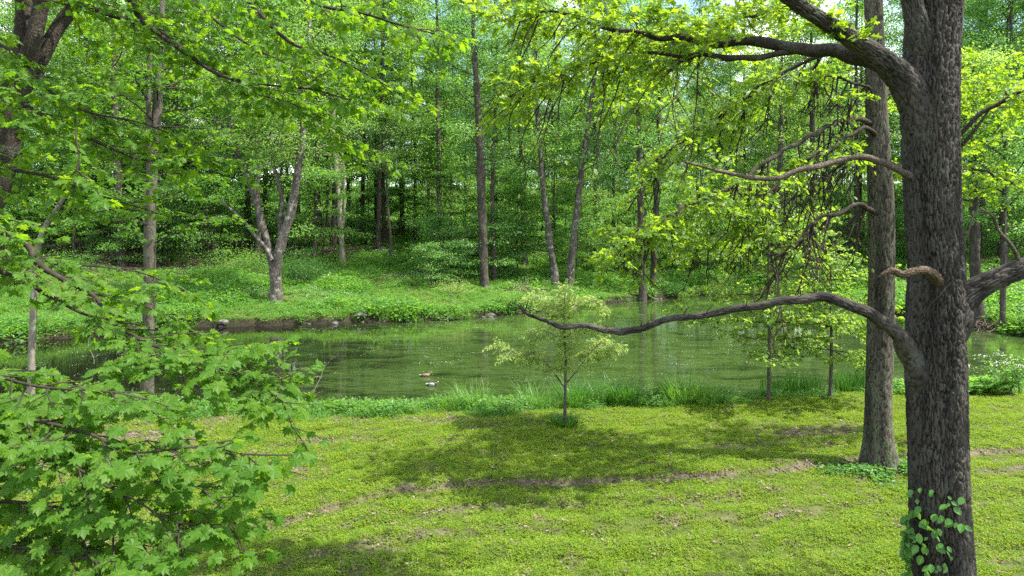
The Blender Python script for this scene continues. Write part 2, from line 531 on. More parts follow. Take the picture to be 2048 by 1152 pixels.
def vnoise(x, y, sc, seed=0):
    """smooth value noise, vectorised, 0..1"""
    rs = np.random.RandomState(seed + 77)
    G = rs.rand(257, 257)
    x = np.asarray(x) / sc + 1000.5; y = np.asarray(y) / sc + 1000.5
    xi = np.floor(x).astype(int); yi = np.floor(y).astype(int)
    fx = x - xi; fy = y - yi
    fx = fx * fx * (3 - 2 * fx); fy = fy * fy * (3 - 2 * fy)
    a = xi % 256; b = yi % 256
    return (G[a, b] * (1 - fx) + G[a + 1, b] * fx) * (1 - fy) + (G[a, b + 1] * (1 - fx) + G[a + 1, b + 1] * fx) * fy


def fbm(x, y, sc, seed=0, o=4):
    t = 0; w = .5; tot = 0
    for i in range(o):
        t = t + w * vnoise(x, y, sc / 2 ** i, seed + i); tot += w; w *= .5
    return t / tot


def pond_sd(x, y):
    """distance to the waterline, positive over the pond"""
    x = np.asarray(x, float); y = np.asarray(y, float)
    d = np.full(x.shape, 1e9); ins = np.zeros(x.shape, bool)
    n = len(POND)
    for i in range(n):
        ax, ay = POND[i]; bx, by = POND[(i + 1) % n]
        ex, ey = bx - ax, by - ay
        t = np.clip(((x - ax) * ex + (y - ay) * ey) / (ex * ex + ey * ey), 0, 1)
        d = np.minimum(d, np.hypot(x - ax - t * ex, y - ay - t * ey))
        c = (ay > y) != (by > y)
        ins ^= c & (x < (bx - ax) * (y - ay) / (by - ay + 1e-12) + ax)
    return np.where(ins, d, -d) + (vnoise(x, y, 1.1, 3) - .5) * .5 + (vnoise(x, y, .35, 4) - .5) * .25


def sstep(a, b, v):
    t = np.clip((v - a) / (b - a), 0, 1)
    return t * t * (3 - 2 * t)


def terrain(x, y):
    x = np.asarray(x, float); y = np.asarray(y, float)
    sd = pond_sd(x, y); d = np.maximum(-sd, 0)
    far = y > np.interp(x, NEARA[:, 0], NEARA[:, 1]) + 2
    rl = y - np.interp(x, RUT_X, RUT_Y) + (fbm(x, y, 2.0, 40) - .5) * .35
    lawn = .11 * sstep(-.08, .08, rl) + np.where(rl < 0, .045, .018) * np.sin(rl * 2 * math.pi / 1.05 + 1.2) * (.4 + fbm(x, y, 3, 9)) \
        + (fbm(x, y, 1.6, 21) - .5) * .10 + (fbm(x, y, .45, 22, 2) - .5) * .09
    near_z = WATER - .04 + (.46 + lawn * sstep(.5, 2.5, d)) * sstep(0, 1.0, d)
    hill = .148 * np.minimum(d, 42) + .05 * np.clip(d - 42, 0, 6) + .135 * np.maximum(d - 48, 0)
    far_z = WATER - .04 + .42 * sstep(0, .35, d) + hill + (fbm(x, y, 5, 31) - .5) * .5 * sstep(1, 8, d) + (fbm(x, y, 1.2, 32) - .5) * .22 * sstep(.3, 2, d)
    z = np.where(far, far_z, near_z)
    z = np.where(sd > 0, WATER - .04 - np.minimum(sd * .6, 1.3), z)
    return np.minimum(z, 17)


def gz(x, y):
    return float(terrain(np.array([x]), np.array([y]))[0])


def on_ground(px, py):
    """where the ray through a photograph pixel meets the ground"""
    Y = np.arange(5, 160, .08)
    X = (px - CX) / FPX * Y
    Z = EYE - (py - HOR) / FPX * Y
    G = terrain(X, Y)
    k = np.where(Z <= G)[0]
    i = k[0] if len(k) else len(Y) - 1
    return np.array([X[i], Y[i], G[i]])


def ground_mesh():
    def axis(parts):
        a = [np.arange(s, e, st) for s, e, st in parts]
        return np.unique(np.round(np.concatenate(a), 3))
    xs = axis([(-1200, -200, 100), (-200, -70, 13), (-70, -24, 1.0), (-24, 24, .16), (24, 70, 1.0), (70, 200, 13), (200, 1300, 100)])
    ys = axis([(-600, -60, 90), (-60, 5, 5), (5, 26, .14), (26, 34, .8), (34, 64, .3), (64, 110, 1.0), (110, 220, 10), (220, 1500, 128)])
    X, Y = np.meshgrid(xs, ys)
    Z = terrain(X.ravel(), Y.ravel())
    far = np.hypot(X.ravel(), Y.ravel())
    V = np.stack([X.ravel(), Y.ravel(), Z], 1)
    nx, ny = len(xs), len(ys)
    i = np.arange(ny - 1)[:, None] * nx; j = np.arange(nx - 1)[None]
    F = np.stack([i + j, i + j + 1, i + nx + j + 1, i + nx + j], -1).reshape(-1, 4)
    me = make_mesh('ground', V, [F], None, True)
    return me, V


def bare_mask(x, y):
    """how far the turf gives way to dead leaves on the lawn, 0..1"""
    rl = y - np.interp(x, RUT_X, RUT_Y) + (fbm(x, y, 2.0, 40) - .5) * .35
    m = np.exp(-((rl + .07) / .062) ** 2) * sstep(.12, .42, fbm(x, y, 1.2, 55)) * 2.6
    m = np.maximum(m, .8 * np.exp(-((rl + 1.15) / .10) ** 2) * sstep(.42, .6, fbm(x, y, 1.5, 56)))
    m = np.maximum(m, .8 * np.exp(-((rl + 2.2) / .10) ** 2) * sstep(.42, .6, fbm(x, y, 1.5, 57)))
    for px, py, rx, ry, w in [(590, 948, .55, .8, .9), (1630, 868, 1.5, .7, .95), (880, 850, 1.8, .35, .8), (440, 845, 1.4, .6, .8), (380, 930, 1.2, .8, .7),
                              (250, 880, 1.5, .9, .8), (330, 1070, .9, .5, .9), (700, 850, 1.4, .3, .6), (960, 855, .35, .5, .7), (80, 930, 1.8, 1.5, .9), (770, 1105, .5, .4, .8), (1350, 1000, 1.0, .25, .5),
                              (1500, 985, .8, .2, .5), (1010, 1090, .5, .2, .55), (1300, 1080, .6, .2, .5), (1960, 1010, .9, .3, .5), (1990, 1130, .7, .2, .8), (1520, 900, 1.2, .4, .5), (640, 890, 1.5, .4, .5)]:
        Yc = EYE * FPX / (py - HOR); Xc = (px - CX) / FPX * Yc
        m = np.maximum(m, w * np.exp(-(((x - Xc) / rx) ** 2 + ((y - Yc) / ry) ** 2)))
    m = m * (.1 + 1.3 * fbm(x, y, .4, 61, 3)) + sstep(.64, .80, fbm(x, y, .7, 66, 4)) * .4
    return np.clip(m, 0, 1)


def hill_bare(x, y, d):
    """where dead leaves lie open on the hillside"""
    side = sstep(.30, .40, -x / y) * sstep(11, 17, d) * sstep(.25, .45, fbm(x, y, 3.5, 72))
    h = np.clip(sstep(.35, .6, fbm(x, y, 7, 71)) * sstep(8, 22, d) + sstep(24, 34, d) + side, 0, 1)
    return h * (1 - sstep(44, 54, d))


def build_ground():
    me, V = ground_mesh()
    x, y = V[:, 0], V[:, 1]
    far = y > np.interp(x, NEARA[:, 0], NEARA[:, 1]) + 2
    sd = pond_sd(x, y)
    # 0 turf soil, 1 dead leaves
    a = me.attributes.new('bare', 'FLOAT', 'POINT')
    d = np.maximum(-sd, 0)
    hillb = hill_bare(x, y, d)
    val = np.where(far, hillb, bare_mask(x, y))
    a.data.foreach_set('value', val.astype(np.float32))
    b = me.attributes.new('mud', 'FLOAT', 'POINT')
    b.data.foreach_set('value', (1 - sstep(.15, .8, d)).astype(np.float32))
    m, N, L = new_mat('ground')
    at = N.new('ShaderNodeAttribute'); at.attribute_name = 'bare'
    am = N.new('ShaderNodeAttribute'); am.attribute_name = 'mud'
    tc = N.new('ShaderNodeTexCoord')
    n1 = N.new('ShaderNodeTexNoise'); n1.inputs['Scale'].default_value = 9; n1.inputs['Detail'].default_value = 9; n1.inputs['Roughness'].default_value = .7
    n2 = N.new('ShaderNodeTexNoise'); n2.inputs['Scale'].default_value = 1.3; n2.inputs['Detail'].default_value = 6
    L.new(tc.outputs['Object'], n1.inputs['Vector']); L.new(tc.outputs['Object'], n2.inputs['Vector'])
    green = ramp(N, [(.3, (.030, .045, .010)), (.5, (.055, .078, .014)), (.7, (.085, .095, .022))])
    brown = ramp(N, [(.3, (.05, .038, .026)), (.5, (.10, .078, .055)), (.7, (.17, .138, .105))])
    mud = ramp(N, [(.3, (.012, .010, .007)), (.7, (.032, .027, .019))])
    for r_ in (green, brown, mud): L.new(n1.outputs['Fac'], r_.inputs[0])
    mx = N.new('ShaderNodeMix'); mx.data_type = 'RGBA'
    L.new(at.outputs['Fac'], mx.inputs['Factor']); L.new(green.outputs[0], mx.inputs['A']); L.new(brown.outputs[0], mx.inputs['B'])
    mx2 = N.new('ShaderNodeMix'); mx2.data_type = 'RGBA'
    L.new(am.outputs['Fac'], mx2.inputs['Factor']); L.new(mx.outputs['Result'], mx2.inputs['A']); L.new(mud.outputs[0], mx2.inputs['B'])
    p = N.new('ShaderNodeBsdfPrincipled'); p.inputs['Roughness'].default_value = .95; p.inputs['Specular IOR Level'].default_value = .1
    L.new(mx2.outputs['Result'], p.inputs['Base Color'])
    bp = N.new('ShaderNodeBump'); bp.inputs['Strength'].default_value = .8; bp.inputs['Distance'].default_value = .04
    L.new(n1.outputs['Fac'], bp.inputs['Height']); L.new(bp.outputs[0], p.inputs['Normal'])
    o = N.new('ShaderNodeOutputMaterial'); L.new(p.outputs[0], o.inputs['Surface'])
    me.materials.append(m)
    return tag(link('ground', me), kind='structure')


def build_water():
    xs = np.linspace(-80, 80, 161); ys = np.linspace(17, 64, 95)
    X, Y = np.meshgrid(xs, ys)
    V = np.stack([X.ravel(), Y.ravel(), np.full(X.size, WATER)], 1)
    nx, ny = len(xs), len(ys)
    i = np.arange(ny - 1)[:, None] * nx; j = np.arange(nx - 1)[None]
    F = np.stack([i + j, i + j + 1, i + nx + j + 1, i + nx + j], -1).reshape(-1, 4)
    m, N, L = new_mat('pond_water')
    tc = N.new('ShaderNodeTexCoord')
    mp = N.new('ShaderNodeMapping'); mp.inputs['Scale'].default_value = (.55, 1.3, 1); mp.inputs['Rotation'].default_value = (0, 0, .2)
    L.new(tc.outputs['Object'], mp.inputs['Vector'])
    # floating algae in swirls
    n1 = N.new('ShaderNodeTexNoise'); n1.inputs['Scale'].default_value = .55; n1.inputs['Detail'].default_value = 7; n1.inputs['Distortion'].default_value = 1.6; n1.inputs['Roughness'].default_value = .6
    L.new(mp.outputs[0], n1.inputs['Vector'])
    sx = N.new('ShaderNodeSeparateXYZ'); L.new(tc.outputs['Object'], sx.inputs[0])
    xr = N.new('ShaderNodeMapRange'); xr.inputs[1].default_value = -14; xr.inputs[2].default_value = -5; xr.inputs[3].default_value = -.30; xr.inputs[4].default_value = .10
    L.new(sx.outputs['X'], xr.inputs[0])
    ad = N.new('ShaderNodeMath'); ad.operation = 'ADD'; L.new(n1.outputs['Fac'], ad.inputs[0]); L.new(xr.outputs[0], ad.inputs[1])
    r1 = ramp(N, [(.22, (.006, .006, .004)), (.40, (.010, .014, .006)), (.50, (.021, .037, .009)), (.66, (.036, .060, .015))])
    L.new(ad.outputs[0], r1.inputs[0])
    # dark curling gaps between the rafts of algae
    n3 = N.new('ShaderNodeTexNoise'); n3.inputs['Scale'].default_value = .9; n3.inputs['Detail'].default_value = 5; n3.inputs['Distortion'].default_value = 3.2
    L.new(mp.outputs[0], n3.inputs['Vector'])
    g1 = ramp(N, [(.46, (1, 1, 1)), (.50, (.35, .38, .35)), (.54, (1, 1, 1))])
    L.new(n3.outputs['Fac'], g1.inputs[0])
    gm = N.new('ShaderNodeMix'); gm.data_type = 'RGBA'; gm.blend_type = 'MULTIPLY'; gm.inputs['Factor'].default_value = .85
    L.new(r1.outputs[0], gm.inputs['A']); L.new(g1.outputs[0], gm.inputs['B'])
    p = N.new('ShaderNodeBsdfPrincipled')
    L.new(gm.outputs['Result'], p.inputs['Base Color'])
    rr = N.new('ShaderNodeMapRange'); rr.inputs[1].default_value = .3; rr.inputs[2].default_value = .65; rr.inputs[3].default_value = .02; rr.inputs[4].default_value = .09
    L.new(ad.outputs[0], rr.inputs[0]); L.new(rr.outputs[0], p.inputs['Roughness'])
    p.inputs['IOR'].default_value = 1.33
    w = N.new('ShaderNodeTexNoise'); w.inputs['Scale'].default_value = 3.0; w.inputs['Detail'].default_value = 4
    mp2 = N.new('ShaderNodeMapping'); mp2.inputs['Scale'].default_value = (.7, 2.0, 1)
    L.new(tc.outputs['Object'], mp2.inputs['Vector']); L.new(mp2.outputs[0], w.inputs['Vector'])
    bp = N.new('ShaderNodeBump'); bp.inputs['Strength'].default_value = .035; bp.inputs['Distance'].default_value = .05
    L.new(w.outputs['Fac'], bp.inputs['Height']); L.new(bp.outputs[0], p.inputs['Normal'])
    o = N.new('ShaderNodeOutputMaterial'); L.new(p.outputs[0], o.inputs['Surface'])
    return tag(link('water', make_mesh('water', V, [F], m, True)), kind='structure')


build_ground()
build_water()


# ------------------------------------------------------------------ ground cover: scattered clumps (nobody could count them)
def scatter(name, pts, src_mesh, scale, tilt=.15, seed=0):
    rs = np.random.RandomState(seed)
    n = len(pts)
    me = make_mesh(name, pts, [])
    a = me.attributes.new('rot', 'FLOAT_VECTOR', 'POINT')
    rot = np.stack([rs.normal(0, tilt, n), rs.normal(0, tilt, n), rs.uniform(0, 6.283, n)], 1)
    a.data.foreach_set('vector', rot.astype(np.float32).ravel())
    b = me.attributes.new('scl', 'FLOAT', 'POINT')
    b.data.foreach_set('value', np.asarray(scale, np.float32))
    src = bpy.data.objects.new(name + '_clump', src_mesh)      # only the source of the scatter, not in the scene itself
    o = link(name, me)
    ng = bpy.data.node_groups.new(name, 'GeometryNodeTree')
    ng.interface.new_socket('Geometry', in_out='INPUT', socket_type='NodeSocketGeometry')
    ng.interface.new_socket('Geometry', in_out='OUTPUT', socket_type='NodeSocketGeometry')
    N, L = ng.nodes, ng.links
    gi = N.new('NodeGroupInput'); go = N.new('NodeGroupOutput')
    io = N.new('GeometryNodeInstanceOnPoints')
    ob = N.new('GeometryNodeObjectInfo'); ob.inputs['Object'].default_value = src
    ra = N.new('GeometryNodeInputNamedAttribute'); ra.data_type = 'FLOAT_VECTOR'; ra.inputs['Name'].default_value = 'rot'
    sa = N.new('GeometryNodeInputNamedAttribute'); sa.data_type = 'FLOAT'; sa.inputs['Name'].default_value = 'scl'
    L.new(gi.outputs[0], io.inputs['Points'])
    L.new(ob.outputs['Geometry'], io.inputs['Instance'])
    L.new(ra.outputs['Attribute'], io.inputs['Rotation'])
    L.new(sa.outputs['Attribute'], io.inputs['Scale'])
    L.new(io.outputs[0], go.inputs[0])
    mod = o.modifiers.new('scatter', 'NODES'); mod.node_group = ng
    return tag(o, kind='stuff')


def clump(name, n, rad, h0, h1, size, mat, tpl=T_SIMPLE, seed=0, tilt=.5, lift=.3):
    """leaves of low growth in a disc"""
    rs = np.random.RandomState(seed)
    r = rad * np.sqrt(rs.rand(n)); th = rs.uniform(0, 6.283, n)
    z = rs.uniform(h0, h1, n) * (1 - .5 * (r / rad) ** 2)
    p = np.stack([r * np.cos(th), r * np.sin(th), z], 1)
    a = rs.uniform(0, 6.283, n)
    f = np.stack([np.cos(a), np.sin(a), rs.normal(lift * 0, .35, n)], 1)
    u = UP + rs.normal(0, tilt, (n, 3))
    return leaf_mesh(name, tpl, p, f, u, size * rs.uniform(.6, 1.25, n), mat)


def blades(name, n, rad, h, w, mat, seed=0, bend=.5, lean=.35, seg=3):
    rs = np.random.RandomState(seed)
    V, F = [], []
    k = 0
    for i in range(n):
        r = rad * math.sqrt(rs.rand()); th = rs.uniform(0, 6.283)
        b = np.array([r * math.cos(th), r * math.sin(th), -.02])
        a = th + rs.normal(0, .9)
        o = np.array([math.cos(a), math.sin(a), 0]); s = np.array([-o[1], o[0], 0])
        L_ = h * rs.uniform(.55, 1.15); ln = lean * rs.uniform(.2, 1.2); bd = bend * rs.uniform(.2, 1.3)
        for j in range(seg + 1):
            t = j / seg
            c = b + o * L_ * (ln * t + bd * t ** 2.4) + UP * L_ * (t - .45 * bd * t ** 3)
            ww = w * (1 - t ** 1.6) + .0008
            V += [c - s * ww / 2, c + s * ww / 2]
        F += [[k + 2 * j, k + 2 * j + 1, k + 2 * j + 3, k + 2 * j + 2] for j in range(seg)]
        k += 2 * seg + 2
    return make_mesh(name, np.array(V), [np.array(F)], mat)


def field(n, x0, x1, y0, y1, rs):
    return rs.uniform(x0, x1, n), rs.uniform(y0, y1, n)


def visible_wedge(x, y, pad=1.5):
    return np.abs(x) < .77 * y + pad


def build_cover():
    rs = np.random.RandomState(8)
    # --- lawn: low broad-leaved turf and short blades
    x, y = field(95000, -21, 21, 7.5, 24, rs)
    k = visible_wedge(x, y); x, y = x[k], y[k]
    sd = pond_sd(x, y); bm = bare_mask(x, y)
    rl = y - np.interp(x, RUT_X, RUT_Y) + (fbm(x, y, 2.0, 40) - .5) * .35      # turf thinned in stripes; bared dark soil stands in for ridge shading
    stripe = 1 - .75 * sstep(.35, .95, np.sin(rl * 2 * math.pi / 1.05 + 4.2)) * sstep(.35, .6, fbm(x, y * 2, 2.6, 91)) * np.where(rl < 0, 1, .5)
    k = (sd < -.5) & (rs.rand(len(x)) > bm * 1.08) & (rs.rand(len(x)) < (.30 + 1.0 * sstep(.28, .62, fbm(x, y, .40, 90, 4))) * stripe)
    x, y = x[k], y[k]
    pts = np.stack([x, y, terrain(x, y)], 1)
    h = len(pts) * 3 // 4
    scatter('lawn_turf', pts[:h], clump('turf', 46, .15, .008, .045, .034, M['turf'], T_SIMPLE, 3, .45), rs.uniform(.7, 1.35, h), .12, 1)
    scatter('lawn_grass', pts[h:], blades('tuft', 26, .10, .085, .006, M['turf'], 4, .7, .7, 2), rs.uniform(.6, 1.4, len(pts) - h), .1, 2)
    # --- dead leaves lying in the worn patches
    x, y = field(60000, -21, 21, 7.5, 24, rs)
    k = visible_wedge(x, y); x, y = x[k], y[k]
    bm = bare_mask(x, y)
    k = (pond_sd(x, y) < -.4) & (rs.rand(len(x)) < bm * .75 + .07)
    x, y = x[k], y[k]
    pts = np.stack([x, y, terrain(x, y) + .012], 1)
    scatter('fallen_leaves', pts, clump('dead_leaves', 7, .12, .0, .03, .06, M['litter'], T_OVAL, 5, .5), rs.uniform(.6, 1.3, len(pts)), .2, 3)
    # --- weeds on the near bank
    x, y = field(34000, -22, 24, 18.5, 25.5, rs)
    k = visible_wedge(x, y, 3); x, y = x[k], y[k]
    sd = pond_sd(x, y)
    band = 1.35 + .9 * fbm(x, y, 2.2, 101) + np.where(x < -8, .3, 0)
    k = (sd < .05) & (sd > -band) & (y < 26) & ~((x > 7.6) & (x < 12.4) & (sd > -.75)) & (rs.rand(len(x)) < .15 + 1.1 * sstep(.3, .6, fbm(x, y, 1.1, 102)))
    x, y, sd = x[k], y[k], sd[k]
    pts = np.stack([x, y, terrain(x, y)], 1)
    sc = 1.15 * rs.uniform(.35, 1.4, len(x)) * (.25 + 1.1 * sstep(.25, .75, fbm(x, y, 1.3, 103))) * (1 - .5 * sstep(.9, 1.9, -sd))
    sc = np.minimum(sc, 1.25) * np.where((x > 7.2) & (x < 12.8), .6, 1)
    h = len(pts) * 2 // 3
    scatter('bank_weeds', pts[:h], clump('weeds', 60, .24, .03, .38, .075, M['under'], T_OVAL, 6, .5), sc[:h], .15, 4)
    scatter('bank_grass', pts[h:], blades('bank_tuft', 30, .12, .42, .012, M['blade'], 7, .7, .4, 3), sc[h:], .12, 5)
    # --- undergrowth on the far bank and hillside
    x, y = field(90000, -62, 62, 28, 90, rs)
    k = visible_wedge(x, y, 4); x, y = x[k], y[k]
    sd = pond_sd(x, y); d = -sd
    far = y > np.interp(x, NEARA[:, 0], NEARA[:, 1]) + 2
    hillb = hill_bare(x, y, d)
    dens = (1 - .93 * hillb) * (.35 + .9 * sstep(.3, .6, fbm(x, y, 2.4, 111)))
    k = far & (d > .06) & (rs.rand(len(x)) < dens)
    x, y, d = x[k], y[k], d[k]
    pts = np.stack([x, y, terrain(x, y) - .03], 1)
    big = .75 + 1.1 * sstep(.35, .7, fbm(x, y, 4.5, 112))
    sc = rs.uniform(.55, 1.2, len(x)) * big
    h = len(pts) * 3 // 5
    q = len(pts) * 4 // 5
    scatter('undergrowth', pts[:h], clump('cover', 70, .48, .04, .42, .13, M['under'], T_SIMPLE, 9, .45), sc[:h], .12, 6)
    scatter('hillside_weeds', pts[h:q], clump('tall_weeds', 60, .36, .05, .75, .12, M['under'], T_OVAL, 10, .6), sc[h:q], .12, 7)
    scatter('hillside_grass', pts[q:], blades('hill_tuft', 34, .25, .55, .02, M['blade'], 11, .8, .5, 3), sc[q:], .12, 8)
    # --- sunlit growth on the open slope beyond the wood
    x, y = field(12000, -105, 105, 84, 132, rs)
    k = visible_wedge(x, y, 4); x, y = x[k], y[k]
    pts = np.stack([x, y, terrain(x, y) - .05], 1)
    scatter('clearing_growth', pts, clump('clearing', 60, .5, .05, .6, .17, M['under'], T_SIMPLE, 15, .5), rs.uniform(1.0, 2.4, len(pts)), .12, 12)
    # --- patches of small white specks by the forked tree and on the hillside
    P_ = []
    for px, py, rx, ry, n in [(470, 590, 3.2, 2.0, 260), (640, 590, 3.4, 2.2, 240), (765, 505, 1.8, 1.6, 160), (850, 560, 4.5, 2.0, 160)]:
        c = on_ground(px, py)
        a = c[0] + rs.normal(0, rx * .5, n); b = c[1] + rs.normal(0, ry * .5, n)
        P_.append(np.stack([a, b, terrain(a, b) + rs.uniform(.12, .38, n)], 1))
    P_ = np.vstack(P_)
    scatter('pale_specks', P_, clump('pale_speck', 9, .2, 0, .06, .034, M['petal'], T_SIMPLE, 12, .4), rs.uniform(.5, 1.2, len(P_)), .2, 9)
    # --- dead leaves up the hillside
    x, y = field(26000, -60, 60, 48, 92, rs)
    k = visible_wedge(x, y, 4); x, y = x[k], y[k]
    d = -pond_sd(x, y)
    k = (d > 9) & (rs.rand(len(x)) < .12 + .8 * hill_bare(x, y, d))
    x, y = x[k], y[k]
    pts = np.stack([x, y, terrain(x, y) + .02], 1)
    scatter('woodland_litter', pts, clump('wood_leaves', 18, .55, 0, .07, .14, M['litter'], T_SIMPLE, 13, .5), rs.uniform(.6, 1.4, len(pts)), .15, 10)
    # --- specks drifting on the pond
    x, y = field(4200, -24, 30, 22, 62, rs)
    k = (pond_sd(x, y) > .3) & (rs.rand(len(x)) < .2 + sstep(.4, .7, fbm(x, y, 5, 121)))
    x, y = x[k], y[k]
    pts = np.stack([x, y, np.full(len(x), WATER + .006)], 1)
    scatter('floating_petals', pts, clump('specks', 5, .22, 0, .002, .035, M['petal'], T_SIMPLE, 14, .02), rs.uniform(.4, 1.3, len(pts)), .0, 11)


build_cover()


# ------------------------------------------------------------------ woodland trees
def bark_trunk(name, ctrl, mat, origin, around=120, step=.02, cell=.045, tall=4.5, depth=.02, seed=0, jit=0.0):
    """a trunk with furrowed bark as real relief"""
    c = spline(ctrl, step, jit)
    path, rad = c[:, :3], c[:, 3]
    _, a, b = frames(path)
    th = np.linspace(0, 2 * math.pi, around, endpoint=False)
    cum = np.concatenate([[0], np.cumsum(np.linalg.norm(np.diff(path, axis=0), axis=1))])
    rm = float(np.median(rad))
    D = np.zeros((len(path), around))
    for j, t in enumerate(th):
        cx, sx = math.cos(t) * rm / cell, math.sin(t) * rm / cell
        for i, z in enumerate(cum):
            zz = z / (cell * tall)
            w = mnoise.noise((cx * .30, sx * .30, zz * 2.2 + seed))
            w2 = mnoise.noise((cx * .9 + 9, sx * .9, zz * 4.5 + seed))
            f = mnoise.voronoi((cx + w * .75 + w2 * .30, sx + w * .75 - w2 * .30, zz + seed))[0]
            D[i, j] = min(f[1] - f[0], .24) / .24 + .30 * mnoise.noise((cx * 1.6, sx * 1.6, zz * 9))
    lump = np.zeros_like(D)
    rs = np.random.RandomState(seed)
    for k in range(5):
        lump += .03 * np.sin(cum[:, None] * rs.uniform(.5, 2.5) + th[None] * rs.randint(1, 4) + rs.uniform(0, 6))
    rr = rad[:, None] * (1 + lump * .6) + depth * (D - .7)
    ring = path[:, None, :] + rr[..., None] * (np.cos(th)[None, :, None] * a[:, None] + np.sin(th)[None, :, None] * b[:, None]) - np.asarray(origin)
    n = len(path)
    i = np.arange(n - 1)[:, None] * around; j = np.arange(around)[None]; k = (j + 1) % around
    F = np.stack([i + j, i + k, i + around + k, i + around + j], -1).reshape(-1, 4)
    me = make_mesh(name, ring.reshape(-1, 3), [F], mat, True)
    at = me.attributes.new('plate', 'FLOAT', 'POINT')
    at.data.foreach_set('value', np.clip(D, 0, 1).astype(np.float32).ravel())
    return me


def crown_growth(rs, trunk, z0, R0, n_limb, T, LV, leaf=.17, per=46, up=.35, twigs=5, flat=.28, taper=.6, low_thin=.6, r_limb=.07, spr=.55):
    """limbs and leaf sprays round a trunk path (columns x y z r)"""
    zt = trunk[-1, 2]; zb = trunk[0, 2]
    for i in range(n_limb):
        t = (i + rs.rand()) / n_limb
        z = z0 + (zt - z0) * t ** .9
        q = np.array([np.interp(z, trunk[:, 2], trunk[:, c]) for c in range(3)])
        a = i * 2.4 + rs.uniform(-.6, .6)
        prof = math.sin(math.pi * min(1, (.22 + .78 * t))) ** .6 if t > .25 else .75 + t
        L_ = R0 * max(.25, prof) * rs.uniform(.65, 1.15)
        d = np.array([math.cos(a), math.sin(a), up * rs.uniform(.2, 1.6) + .5 * t])
        path = wander(q, d, L_, 6, .13, .02, rs)
        T.add(path, np.linspace(r_limb * (1 - .6 * t), .012, len(path)), 5)
        for j in range(twigs):
            k = rs.randint(2, len(path))
            tg = nrm(path[min(k, len(path) - 1)] - path[k - 1])
            sd = nrm(np.cross(tg, UP)) * (1 if j % 2 else -1)
            tl = L_ * rs.uniform(.25, .5)
            tp = wander(path[k], tg * .6 + sd * rs.uniform(.4, 1) + UP * rs.uniform(-.2, .4), tl, 3, .15, .04, rs)
            T.add(tp, np.linspace(.02, .006, len(tp)), 3)
            m = int(per * rs.uniform(.6, 1.3) * (1 - low_thin * (1 - t) * rs.rand()))
            x = rs.rand(m) * 2.9
            ii = x.astype(int)
            base = tp[ii] + (tp[np.minimum(ii + 1, 3)] - tp[ii]) * (x - ii)[:, None]
            off = rs.normal(0, 1, (m, 3)) * np.array([spr, spr, spr * flat]) * .55
            off[:, 2] -= .12 * (off[:, 0] ** 2 + off[:, 1] ** 2)
            f = nrm(off * np.array([1, 1, .6]) + rs.normal(0, .35, (m, 3)) + np.array([0, 0, -.25]))
            LV.add(base + off, f, UP + rs.normal(0, .45, (m, 3)), leaf * rs.uniform(.55, 1.2, m))


def trunk_path(rs, H, r, lean=.02, wob=.12):
    n = 12
    t = np.linspace(0, 1, n)
    x = np.cumsum(rs.normal(0, wob, n)) * .5 + lean * H * t
    y = np.cumsum(rs.normal(0, wob, n)) * .5
    x -= x[0]; y -= y[0]
    rad = r * (1 - .82 * t); rad[0] *= 1.35
    return np.stack([x, y, H * t - .25, rad], 1)


TPL = []


def wood_templates():
    specs = [(28, .24, 7.5, 4.2, 36, .20, 80), (30, .28, 9.0, 4.6, 36, .21, 84), (26, .19, 5.5, 4.0, 36, .19, 80),
             (31, .25, 10, 4.8, 34, .21, 88), (24, .16, 3.5, 3.8, 36, .19, 76), (28, .2, 5.0, 4.4, 40, .20, 80)]
    for k, (H, r, z0, R0, nl, lf, per) in enumerate(specs):
        rs = np.random.RandomState(100 + k)
        tp = trunk_path(rs, H, r)
        sp = spline(tp, .8)
        T, TB, LV = Tubes(), Tubes(), Leaves()
        T.add(sp[:, :3], sp[:, 3], 10, .08, k)
        crown_growth(rs, sp, z0, R0, nl, TB, LV, lf, per, twigs=7, spr=.85, flat=.42)
        # a few bare dead stubs low on the stem
        for i in range(5):
            z = rs.uniform(2, z0); q = np.array([np.interp(z, sp[:, 2], sp[:, c]) for c in range(3)])
            a = rs.uniform(0, 6.28)
            TB.add(wander(q, [math.cos(a), math.sin(a), rs.uniform(-.2, .5)], rs.uniform(.5, 1.6), 4, .15, .02, rs), np.linspace(.025, .006, 5), 4)
        p, f, u, s = LV.arrays()
        TPL.append((T.mesh('trunk', M['forestbark']), TB.mesh('limbs', M['forestbark']), leaf_mesh('crown', T_SIMPLE, p, f, u, s, M['forest' if k % 3 == 0 else 'forest_cool'])))


UND = []


def under_templates():
    """leafy young trees and shrubs of the wood"""
    for k, (H, r, z0, R0, nl, lf, per) in enumerate([(6.5, .05, 1.0, 2.5, 24, .18, 44), (4.2, .04, .4, 2.1, 20, .17, 40), (9.5, .07, 1.8, 2.9, 30, .18, 44)]):
        rs = np.random.RandomState(300 + k)
        sp = spline(trunk_path(rs, H, r, .04, .06), .5)
        T, TB, LV = Tubes(), Tubes(), Leaves()
        T.add(sp[:, :3], sp[:, 3], 6)
        crown_growth(rs, sp, z0, R0, nl, TB, LV, lf, per, up=.15, flat=.18, r_limb=.02, spr=.6)
        p, f, u, s = LV.arrays()
        UND.append((T.mesh('stem', M['twig']), TB.mesh('twigs', M['twig']), leaf_mesh('foliage', T_SIMPLE, p, f, u, s, M['forest_cool' if k == 1 else 'under'])))


def stand(kind, tpl, loc, rotz, sc, label, cat, group, names=('trunk', 'limbs', 'crown'), mats=None):
    e = empty(kind, loc, label, cat, group)
    e.rotation_euler = (0, 0, rotz)
    e.scale = (sc, sc, sc)
    for nm, me in zip(names, tpl):
        o = link(nm, me, e)
        if nm == 'limbs' or nm == 'twigs': o['kind'] = 'stuff'
    return e


